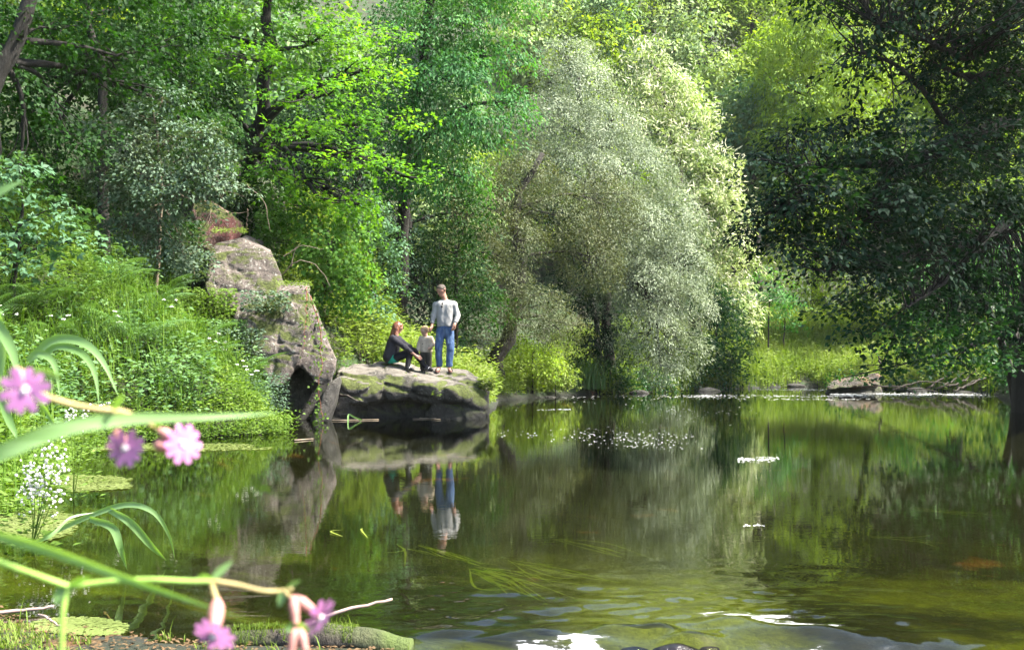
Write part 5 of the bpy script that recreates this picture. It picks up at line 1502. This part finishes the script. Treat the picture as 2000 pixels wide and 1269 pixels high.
# ------------------------------------------------------------------ on the water
M['foam'] = plain('river_foam', (0.82, 0.83, 0.82), 0.8, 0.2, 0.05)
M['weed'] = plain('water_weed', (0.20, 0.26, 0.03), 0.5, 0.4, 0.3, 12, trans=0.3)
M['duck'] = leaf_mat('duckweed', [(0.10, 0.13, 0.035), (0.14, 0.18, 0.05), (0.19, 0.22, 0.085)], 0.2, clump=2)
def discs(mb, p, rad, seg=6):
    th = np.arange(seg) * 2 * np.pi / seg
    n = len(p)
    v = p[:, None, :] + rad[:, None, None] * np.stack([np.cos(th), np.sin(th), 0 * th], -1)[None]
    mb.add(v.reshape(-1, 3), np.arange(n * seg).reshape(n, seg))
r_ = np.random.default_rng(17)
mb = MB()
n = 5200
px = r_.uniform(960, 1480, n); py = 772 + 105 * r_.random(n) ** 1.6
p = np.array([W(a, b) for a, b in zip(px, py)])
q = fbm(p * np.array([.5, .25, 1]), 3, 33) + 0.25 - np.abs(px - 1240) / 420
ok = (q > r_.uniform(-0.1, 0.9, n)) & (shore_dist(p[:, 0], p[:, 1]) < -0.1)
p = p[ok]; p[:, 2] = 0.006
discs(mb, p, r_.uniform(0.008, 0.032, len(p)) * (p[:, 1] / 26))
def streak(x0, x1, y, th, n):
    a = r_.uniform(0, 1, n)
    pp = np.array([W(x0 + (x1 - x0) * k, y + r_.normal() * th) for k in a]); pp[:, 2] = 0.007 + r_.random(n) * .003
    kk = fbm(pp * np.array([2.3, 3, 1]), 3, 5) > -0.05
    discs(mb, pp[kk], r_.uniform(0.008, 0.034, kk.sum()) * (pp[kk][:, 1] / 25))
streak(1440, 1562, 898, 2.6, 260); streak(1330, 1960, 774, 1.3, 1400); streak(1620, 1960, 770, 1.6, 2400); streak(1050, 1115, 800, 0.8, 120); streak(1450, 1495, 1027, 1.5, 26); streak(960, 1160, 776, .7, 200); streak(1480, 1640, 761, .8, 300); streak(1500, 1700, 780, .8, 200)  # far-right streak paints a sky-reflecting riffle with white discs
solo('foam', mb, M['foam'], 'white foam flecks and streaks on the river, some painting sky-bright riffles', 'foam', kind='stuff')

# duckweed mats
def mat_patch(mb, x0, x1, y0, y1, n, seed, th=0.0):
    r = np.random.default_rng(seed)
    px = r.uniform(x0, x1, n); py = r.uniform(y0, y1, n)
    e = 1 - ((px - (x0 + x1) / 2) / (x1 - x0) * 2) ** 2 - ((py - (y0 + y1) / 2) / (y1 - y0) * 2) ** 2
    p = np.array([W(a, b) for a, b in zip(px, py)])
    ok = e + 0.5 * fbm(p * 3, 3, seed) > 0.15 + th
    p = p[ok]; p[:, 2] = 0.004 + r.random(len(p)) * 0.006
    p[:, 2] = np.maximum(p[:, 2], ground_z(p[:, 0], p[:, 1]) + 0.006)
    a = r.uniform(0, 6.28, len(p))
    s = r.uniform(0.5, 1.2, len(p)) * 0.0035 * np.clip(p[:, 1], 3, 14)
    leaves(mb, p, np.stack([np.cos(a), np.sin(a), 0 * a], -1), np.tile([0, 0, 1.0], (len(p), 1)), s * 1.6, s * 1.3, 0.05, 0.02)
for k, (x0, x1, y0, y1, n, lab, th) in enumerate(((-60, 150, 985, 1062, 5000, 'yellow-green duckweed mat under the white blossom plant', -.1), (90, 270, 926, 962, 2600, 'thin duckweed raft in front of the left bank', .1), (40, 265, 1205, 1262, 5000, 'pale duckweed raft beside the soil at the lower left', 0.0), (100, 560, 862, 884, 2600, 'narrow line of duckweed along the left bank', .25))):
    mb = MB(); mat_patch(mb, x0, x1, y0, y1, n, 300 + k, th)
    solo('duckweed', mb, M['duck'], lab, 'duckweed', kind='stuff')

def ribbon(mb, pts_, widths, view=(0, 1, 0), fold=0.18, twist=0.0):
    p = np.asarray(pts_, float); n = len(p)
    d = nz(np.gradient(p, axis=0))
    s = nz(np.cross(d, np.asarray(view, float)))
    up = np.cross(s, d)
    w = np.asarray(widths)[:, None]
    c = np.cos(twist * np.linspace(0, 1, n))[:, None]; q = np.sin(twist * np.linspace(0, 1, n))[:, None]
    s = s * c + up * q; up = np.cross(s, d)
    v = np.stack([p - s * w * .5 - up * w * fold, p, p + s * w * .5 - up * w * fold], 1).reshape(-1, 3)
    i = np.arange(n - 1) * 3
    mb.add(v, np.concatenate([np.stack([i, i + 1, i + 4, i + 3], -1), np.stack([i + 1, i + 2, i + 5, i + 4], -1)]))

# water weed streamers
def streamers(label, specs, seed, z=-0.012):
    r = np.random.default_rng(seed)
    c = W(*specs[0][0]); t_ = thing('water_weed', c, label, 'water weed', 'water weeds trailing in the current')
    for a, b, n, w in specs:
        A, B = W(*a), W(*b)
        for k in range(n):
            j1, j2 = r.normal(size=3) * .02, r.normal(size=3) * np.array([.10, .14, 0])
            m = (A + B) / 2 + r.normal(size=3) * np.array([.05, .09, 0])
            l = smooth_line([A + j1, m, B + j2], 14); l[:, 2] = z + 0.006 * np.sin(np.linspace(0, 3, 14) + k)
            mb = MB(); ribbon(mb, l, w * np.sin(np.linspace(.35, 3.0, 14)), (0, 0, 1), 0.05)
            part(t_, 'strand', mb, M['weed'])
streamers('yellow-green weed streaming in a fan below mid-picture', [((922, 1108), (1055, 1155), 8, .016), ((928, 1114), (1010, 1152), 7, .016), ((935, 1104), (1090, 1132), 4, .012)], 1, z=-0.010)
streamers('three short weed blades left of the weed fan', [((778, 1062), (805, 1095), 2, .016), ((800, 1068), (832, 1084), 2, .013)], 2, z=-0.008)
streamers('small curled weed leaf floating left of the short blades', [((660, 1045), (690, 1032), 1, .014), ((690, 1032), (730, 1046), 1, .014)], 3, z=0.003)
streamers('dim weed strands trailing under the surface beside the fan', [((820, 1050), (960, 1090), 5, .014), ((1000, 1080), (1180, 1120), 7, .014), ((1090, 1040), (1230, 1075), 5, .014)], 4, z=-0.05)
streamers('dim weed strands under the shaded water at the right', [((1780, 985), (1960, 1000), 5, .012), ((1700, 1040), (1850, 1050), 4, .012)], 5, z=-0.03)
# stalks floating under the flat rock
mb = MB()
for a, b in (((648, 822), (740, 820)), ((806, 819), (872, 818)), ((820, 817), (860, 820)), ((575, 861), (612, 858))):
    l = smooth_line([W(*a), (W(*a) + W(*b)) / 2, W(*b)], 6); l[:, 2] = .012; tube(mb, l, .012, .008, 4)
solo('floating_stalks', mb, M['twig'], 'pale stalks floating in the dark water below the flat rock', 'stalks', kind='stuff')
mb = MB(); l = smooth_line([W(680, 824) + V(0, 0, -.02), W(681, 823) + V(0, 0, .14), W(690, 823) + V(0, 0, .10), W(706, 822) + V(0, 0, .02)], 10)
ribbon(mb, l, .03 * np.ones(10)); solo('bent_reed', mb, M['blade'], 'single bent reed poking from the water below the flat rock', 'reed')
mb = MB(); l = smooth_line([P(664, 771, 19.85), P(680, 774, 19.6), P(699, 783, 19.5)], 8); tube(mb, l + r_.normal(size=l.shape) * .006, .030, .014, 6)
solo('broken_branch', mb, M['drift'], 'short broken pinkish branch sticking out of the flat rock', 'branch')

# ------------------------------------------------------------------ near edge: log, sticks, soil
M['log'] = bark_mat('mossy_log', (0.014, 0.011, 0.008), (0.075, 0.06, 0.045), 0.3)
lg = thing('log', W(630, 1262), 'mossy log lying at the water edge in the lower foreground', 'log')
mb = MB(); ln = smooth_line([W(430, 1262) + V(0, 0, .02), W(560, 1262) + V(0, 0, .03), W(700, 1266) + V(0, 0, .03), W(800, 1272) + V(0, 0, .0)], 26)
tube(mb, ln, .05, .05, 14, radii=.052 + .020 * vnoise(ln * 9, 3))
part(lg, 'trunk', mb, M['log'], smooth=True)
mb = MB(); n = 5200
k = r_.integers(0, 26, n); kk = np.clip(k + r_.integers(-1, 2, n), 0, 25); tt = r_.random(n)[:, None]
base = ln[k] * tt + ln[kk] * (1 - tt)
a = r_.uniform(-1.2, 1.9, n)
base = base + .058 * np.stack([0 * a, -np.sin(a), np.cos(a)], -1)
ok = fbm(base * 9, 3, 6) > 0.05
base = base[ok]; n = len(base); a = r_.uniform(0, 6.28, n)
blades(mb, base, np.stack([np.cos(a), np.sin(a), 0 * a], -1), r_.uniform(.006, .022, n) * (1 + 2.2 * (r_.random(n) > .95)), .003, r_.uniform(.3, 2, n), 2)
part(lg, 'moss', mb, M['herb2'])
# grass on the near bank
mb = MB(); n = 7000
px = r_.uniform(-60, 720, n); x = (px - 1000) / F * 4.3; y = r_.uniform(3.6, 4.7, n)
ok = (shore_dist(x, y) > 0.0) & (fbm(np.stack([x * 4, y * 4, 0 * x], -1), 3, 4) > .10)
ok &= (shore_dist(x, y) > 0.12) | (px > 330)
base = np.stack([x, y, ground_z(x, y) - .005], -1)[ok]; n = len(base); a = r_.uniform(0, 6.28, n)
blades(mb, base, np.stack([np.cos(a), np.sin(a), 0 * a], -1), r_.uniform(.02, .055, n) * (1 + 1.6 * (r_.random(n) > .94)), .006, r_.uniform(.9, 2.4, n), 3)
solo('grass', mb, M['herb2'], 'short bright grass on the near bank by the log', 'grass', kind='stuff')
M['litter'] = leaf_mat('leaf_litter', [(0.05, 0.03, 0.015), (0.11, 0.07, 0.035), (0.16, 0.11, 0.06)], 0.1, (1, 1, 1), clump=3)
mb = MB(); n = 2600
x = r_.uniform(-2.6, -0.3, n); y = r_.uniform(3.5, 4.75, n)
ok = shore_dist(x, y) > -0.02
p = np.stack([x, y, np.maximum(ground_z(x, y), 0) + .004 + .006 * r_.random(n)], -1)[ok]; n = len(p); a = r_.uniform(0, 6.28, n)
leaves(mb, p, np.stack([np.cos(a), np.sin(a), .15 * r_.normal(size=n)], -1), nz(r_.normal(size=(n, 3)) * .3 + V(0, 0, 1)), r_.uniform(.012, .04, n), r_.uniform(.006, .02, n))
solo('leaf_litter', mb, M['litter'], 'brown leaf litter strewn over the near bank soil', 'leaf litter', kind='stuff')
M['stick'] = plain('pale_stick', (0.26, 0.19, 0.17), 0.8, 0.2, 0.25)
for l_, rr, lab in (([(590, 1222, 4.25), (650, 1198, 4.3), (710, 1183, 4.35), (765, 1168, 4.4)], .010, 'pale stick pointing up from the log over the water'), ([(-20, 1198, 4.6), (50, 1190, 4.65), (105, 1184, 4.7)], .010, 'grey stick at the left edge by the soil'), ([(75, 1199, 4.45), (95, 1208, 4.4), (115, 1222, 4.35)], .007, 'short reddish twig beside the duckweed raft'), ([(440, 1240, 4.25), (540, 1234, 4.3), (660, 1236, 4.3)], .009, 'thin straight branch lying along the top of the log'), ([(202, 1195, 4.9), (212, 1205, 4.85), (224, 1218, 4.8)], .008, 'short brown twig standing from the shallows')):
    mb = MB(); l = smooth_line([P(*q) for q in l_], 12); tube(mb, l + r_.normal(size=l.shape) * .003, rr, rr * .6, 6)
    solo('stick', mb, M['stick'], lab, 'stick', 'sticks at the near bank', smooth=True)
# white blossom plants by the near water
for (px, py, Y, n, rad, lab) in ((70, 935, 6.2, 260, .16, 'white ball-clustered blossom plant over the duckweed at the left'), (150, 806, 8.5, 60, .09, 'small white blossom head behind the upper pink flowers')):
    c = P(px, py, Y); g0 = V(c[0] - .05, c[1] + .05, max(0.0, gz(c[0] - .05, c[1] + .05)))
    b_ = thing('blossom_plant', g0, lab, 'plant')
    st = MB(); hd = MB()
    for k in range(6):
        a = r_.uniform(0, 6.28); cc = c + V(math.cos(a) * rad * .9, math.sin(a) * rad * .6, r_.uniform(-1.2, 1.0) * rad)
        tube(st, smooth_line([g0, (g0 + cc) / 2 + V(.02, 0, .05), cc], 7), .004, .002, 4, cap=False)
        for _ in range(n // 6):
            ball(hd, cc + r_.normal(size=3) * np.array([.22, .2, .42]) * rad, .0085 * r_.uniform(.7, 1.3), 5, 4)
    part(b_, 'stem', st, M['herb']); part(b_, 'blossom', hd, M['white'])
    lf = MB(); m = 160; a = r_.uniform(0, 6.28, m); q = r_.random(m)
    leaves(lf, g0 + np.stack([np.cos(a) * q * .25, np.sin(a) * q * .2, r_.random(m) * (c[2] - g0[2])], -1), np.stack([np.cos(a), np.sin(a), .3 + 0 * a], -1), nz(r_.normal(size=(m, 3)) * .5 + V(0, -.4, 1)), .06, .025)
    part(b_, 'leaves', lf, M['herb'])

# ------------------------------------------------------------------ grass blades close to the lens
def wprof(n, w, peak=.25):
    t = np.linspace(0, 1, n)
    return w * np.where(t < peak, .75 + .25 * t / peak, np.clip(1 - ((t - peak) / (1 - peak)) ** 1.8, 0.01, 1))
def blade_thing(label, line, wpx, peak=.25, view=(0, 1, .2), twist=0., mat='blade', n=24, fold=.15):
    l = smooth_line([P(*q) for q in line], n)
    Y = line[0][2]
    mb = MB(); ribbon(mb, l, wprof(n, wpx * Y / F, peak), view, fold, twist)
    return solo('grass_blade', mb, M[mat], label, 'grass blade', 'broad grass blades close to the lens', smooth=True)
blade_thing('broad blurred grass blade lying across beneath the upper pink flowers', [(-120, 935, .52), (0, 885, .52), (120, 838, .53), (250, 818, .55), (400, 814, .57), (545, 806, .6)], 33, .25, twist=.5, mat='blade_near')
blade_thing('straight blurred blade crossing diagonally below mid-height to the lowest flower', [(-60, 1030, .50), (100, 1075, .52), (300, 1148, .55), (490, 1212, .57)], 23, .2, mat='blade_near')
for lab, line, w in (('bright arching blade curving down left of the bank, the longest of its pair', [(60, 700, 2.6), (105, 664, 2.6), (160, 668, 2.6), (200, 705, 2.6), (232, 775, 2.6)], 18),
                     ('arching blade just inside the longest one', [(90, 690, 2.7), (115, 676, 2.7), (160, 690, 2.7), (185, 730, 2.7), (194, 796, 2.7)], 15),
                     ('short arching blade at the far left behind the first pink flower', [(55, 705, 2.5), (75, 690, 2.5), (105, 710, 2.5), (118, 780, 2.5)], 15),
                     ('upright blade at the left picture edge', [(-30, 800, 2.3), (5, 700, 2.3), (-5, 600, 2.3), (-40, 520, 2.3)], 22),
                     ('blade leaning right at the left picture edge', [(-40, 580, 2.0), (0, 640, 2.0), (25, 690, 2.0), (40, 760, 2.0)], 22),
                     ('thin blade rising past the first pink flower', [(110, 840, 2.8), (90, 800, 2.8), (60, 760, 2.8), (0, 672, 2.8)], 10),
                     ('dark upright blade below the first pink flower', [(0, 770, 2.6), (18, 820, 2.6), (35, 860, 2.6)], 16),
                     ('blurred blade tip at the upper left edge', [(-60, 400, .8), (0, 375, .8), (48, 352, .8)], 22),
                     ('long pale arching blade dipping to the water at the left', [(85, 1048, 5.5), (180, 1005, 5.5), (250, 985, 5.5), (300, 1000, 5.5), (330, 1045, 5.6), (343, 1096, 5.75)], 11),
                     ('bright blade dipping into the water beside the long pale one', [(215, 995, 5.5), (255, 1020, 5.5), (295, 1065, 5.6), (325, 1094, 5.8)], 16),
                     ('broken blade with pale tip hanging to the water', [(175, 1012, 5.4), (220, 1030, 5.4), (235, 1070, 5.4), (248, 1112, 5.5)], 16),
                     ('thin arched blade lying over the duckweed', [(60, 1060, 5.2), (100, 1045, 5.2), (140, 1010, 5.3), (185, 1000, 5.4)], 7)):
    blade_thing(lab, line, w, .35, twist=.8)
print('blades', time.time() - T0)

# ------------------------------------------------------------------ pink campions close to the lens
M['petal'] = plain('pink_petal', (0.60, 0.24, 0.52), 0.6, 0.2, 0.10, 90, trans=0.4)
M['petal_centre'] = plain('white_centre', (0.85, 0.75, 0.82), 0.7, 0.2, 0.05)
M['calyx'] = plain('calyx', (0.46, 0.22, 0.19), 0.6, 0.3, 0.25, 300, trans=0.15)
M['cstem'] = plain('campion_stem', (0.30, 0.24, 0.10), 0.6, 0.3, 0.35, 60)
M['cstem_green'] = plain('campion_stem_green', (0.22, 0.36, 0.07), 0.6, 0.3, 0.25, 60)
def petal_mesh(mb, c, e1, e2, nrm, R0):
    o = [(.08, -.05), (.35, -.16), (.62, -.27), (.86, -.30), (.99, -.22), (.98, -.11), (.82, -.05), (.60, 0), (.82, .05), (.98, .11), (.99, .22), (.86, .30), (.62, .27), (.35, .16), (.08, .05)]
    v = [c + (e1 * (.38) + nrm * .05) * R0] + [c + (e1 * a + e2 * b * 1.5 + nrm * (.10 * a - .16 * a * a + .05 * abs(b))) * R0 for a, b in o]
    n = len(o)
    mb.add(v, [[0, 1 + i, 1 + (i + 1) % n] for i in range(n)])
def calyx_mesh(a, b, r):
    mb = MB(); t = np.linspace(0, 1, 9)[:, None]
    tube(mb, a * (1 - t) + b * t, r, r, 10, radii=r * np.array([.35, .7, .95, 1.0, .97, .9, .8, .72, .7]))
    return mb
def flower(root, c, nrm, R0, back, roll=0., cr=None, npet=5):
    nrm = nz(nrm); a = nz(np.cross(nrm, V(0, 0, 1) if abs(nrm[2]) < .9 else V(1, 0, 0))); b = np.cross(nrm, a)
    fl = part(root, 'calyx', calyx_mesh(back, c + nrm * R0 * .02, cr or R0 * .30), M['calyx'], smooth=True)
    for k in range(npet):
        th = roll + k * 2 * np.pi / npet + r_.uniform(-.1, .1)
        e1 = np.cos(th) * a + np.sin(th) * b; e2 = np.cross(nrm, e1)
        mb = MB(); petal_mesh(mb, c, nz(e1 + nrm * r_.uniform(-.15, .2)), e2, nrm, R0 * r_.uniform(.92, 1.08))
        part(fl, 'petal', mb, M['petal'])
    mb = MB()
    for k in range(10):
        th = k * .628; ball(mb, c + (np.cos(th) * a + np.sin(th) * b) * R0 * .10 * (k % 2 + .3) + nrm * R0 * .10, R0 * .07, 5, 4)
    part(fl, 'flower_centre', mb, M['petal_centre'])
def stemtube(root, line, r0, r1, mat='cstem', n=20):
    mb = MB(); tube(mb, smooth_line(line, n), r0, r1, 8); return part(root, 'stem', mb, M[mat], smooth=True)
def leaflet(root, a, b, w, mat='blade'):
    mb = MB(); l = smooth_line([a, (a + b) / 2 + V(0, 0, .001), b], 8); ribbon(mb, l, w * np.sin(np.linspace(.5, 3.05, 8)), (0, 1, .2), .2); return part(root, 'leaf', mb, M[mat])

c1 = thing('campion', P(-60, 750, .52), 'upper pink campion spray with three open flowers above the broad blade', 'flower', 'pink campions close to the lens')
stemtube(c1, [P(-60, 735, .53), P(40, 755, .53), P(110, 782, .535), P(180, 798, .54), P(235, 803, .55), P(275, 818, .56), P(305, 838, .57)], .0019, .0014)
stemtube(c1, [P(222, 802, .545), P(222, 820, .548), P(228, 838, .55)], .0012, .0012)
flower(c1, P(50, 762, .49), V(.12, -1, .05), 46 * .49 / F, P(30, 720, .505), .5)
flower(c1, P(245, 874, .56), V(.08, -1, -.12), 38 * .56 / F, P(226, 838, .572), .2)
flower(c1, P(358, 868, .60), V(.55, -.55, .12), 39 * .6 / F, P(308, 838, .60), .9)
part(c1, 'bud', calyx_mesh(P(300, 866, .6), P(338, 876, .6), .0042), M['calyx'], smooth=True)
leaflet(c1, P(222, 800, .545), P(243, 772, .54), .004); leaflet(c1, P(300, 834, .57), P(330, 818, .565), .003); leaflet(c1, P(-30, 735, .53), P(15, 752, .52), .006)
leaflet(c1, P(120, 740, .50), P(60, 722, .50), .004)

c2 = thing('campion', P(-60, 1085, .55), 'lower pink campion spray with drooping flowers above the log', 'flower', 'pink campions close to the lens')
stemtube(c2, [P(-60, 1075, .55), P(20, 1105, .55), P(90, 1130, .55), P(135, 1146, .555)], .0018, .0018, 'cstem_green')
stemtube(c2, [P(135, 1146, .555), P(200, 1137, .56), P(290, 1132, .56), P(370, 1135, .565), P(415, 1134, .57)], .0018, .0016, 'cstem_green')
stemtube(c2, [P(415, 1134, .57), P(465, 1142, .575), P(510, 1153, .58), P(545, 1154, .585), P(572, 1149, .585)], .0015, .0012)
stemtube(c2, [P(135, 1146, .555), P(122, 1200, .55), P(120, 1290, .55)], .0017, .0017, 'cstem_green')
stemtube(c2, [P(413, 1138, .57), P(418, 1158, .568), P(424, 1172, .566)], .0017, .0019)
flower(c2, P(418, 1240, .55), V(-.05, -.85, -.55), 40 * .55 / F, P(425, 1168, .567), .3, .0044)
stemtube(c2, [P(556, 1154, .585), P(562, 1162, .583), P(572, 1168, .58)], .0013, .0015)
part(c2, 'bud', calyx_mesh(P(572, 1162, .58), P(578, 1222, .575), .0030), M['calyx'], smooth=True)
flower(c2, P(624, 1204, .585), V(.75, -.35, -.5), 40 * .58 / F, P(576, 1164, .582), .4, .0034)
part(c2, 'bud', calyx_mesh(P(578, 1226, .57), P(566, 1290, .565), .0030), M['calyx'], smooth=True)
part(c2, 'bud', calyx_mesh(P(586, 1226, .57), P(598, 1275, .565), .0026), M['calyx'], smooth=True)
for a, b, w in ((P(410, 1136, .57), P(455, 1094, .575), .0042), (P(135, 1146, .555), P(180, 1125, .55), .004), (P(130, 1146, .555), P(108, 1180, .552), .0075), (P(556, 1154, .585), P(588, 1132, .585), .003), (P(556, 1154, .585), P(545, 1186, .583), .005), (P(415, 1134, .57), P(385, 1128, .57), .006), (P(578, 1222, .575), P(558, 1232, .572), .006), (P(580, 1222, .575), P(604, 1232, .572), .006)):
    leaflet(c2, a, b, w)
print('done', time.time() - T0)

# ------------------------------------------------------------------ the air of the valley
def haze():
    m, t, out = newmat('valley_haze')
    v = t.nodes.new('ShaderNodeVolumePrincipled')
    v.inputs['Color'].default_value = (0.90, 0.96, 0.88, 1)
    v.inputs['Density'].default_value = HAZE
    v.inputs['Anisotropy'].default_value = 0.2
    t.links.new(v.outputs[0], out.inputs['Volume'])
    mb = MB()
    x0, x1, y0, y1, z0, z1 = -185, 195, -75, 225, -3, 122
    vv = [(x, y, z) for z in (z0, z1) for x, y in ((x0, y0), (x1, y0), (x1, y1), (x0, y1))]
    mb.add(vv, [[3, 2, 1, 0], [4, 5, 6, 7], [0, 1, 5, 4], [1, 2, 6, 5], [2, 3, 7, 6], [3, 0, 4, 7]])
    solo('haze', mb, m, 'thin pale summer haze in the valley air', 'haze', kind='stuff')
HAZE = 0.00018
haze()
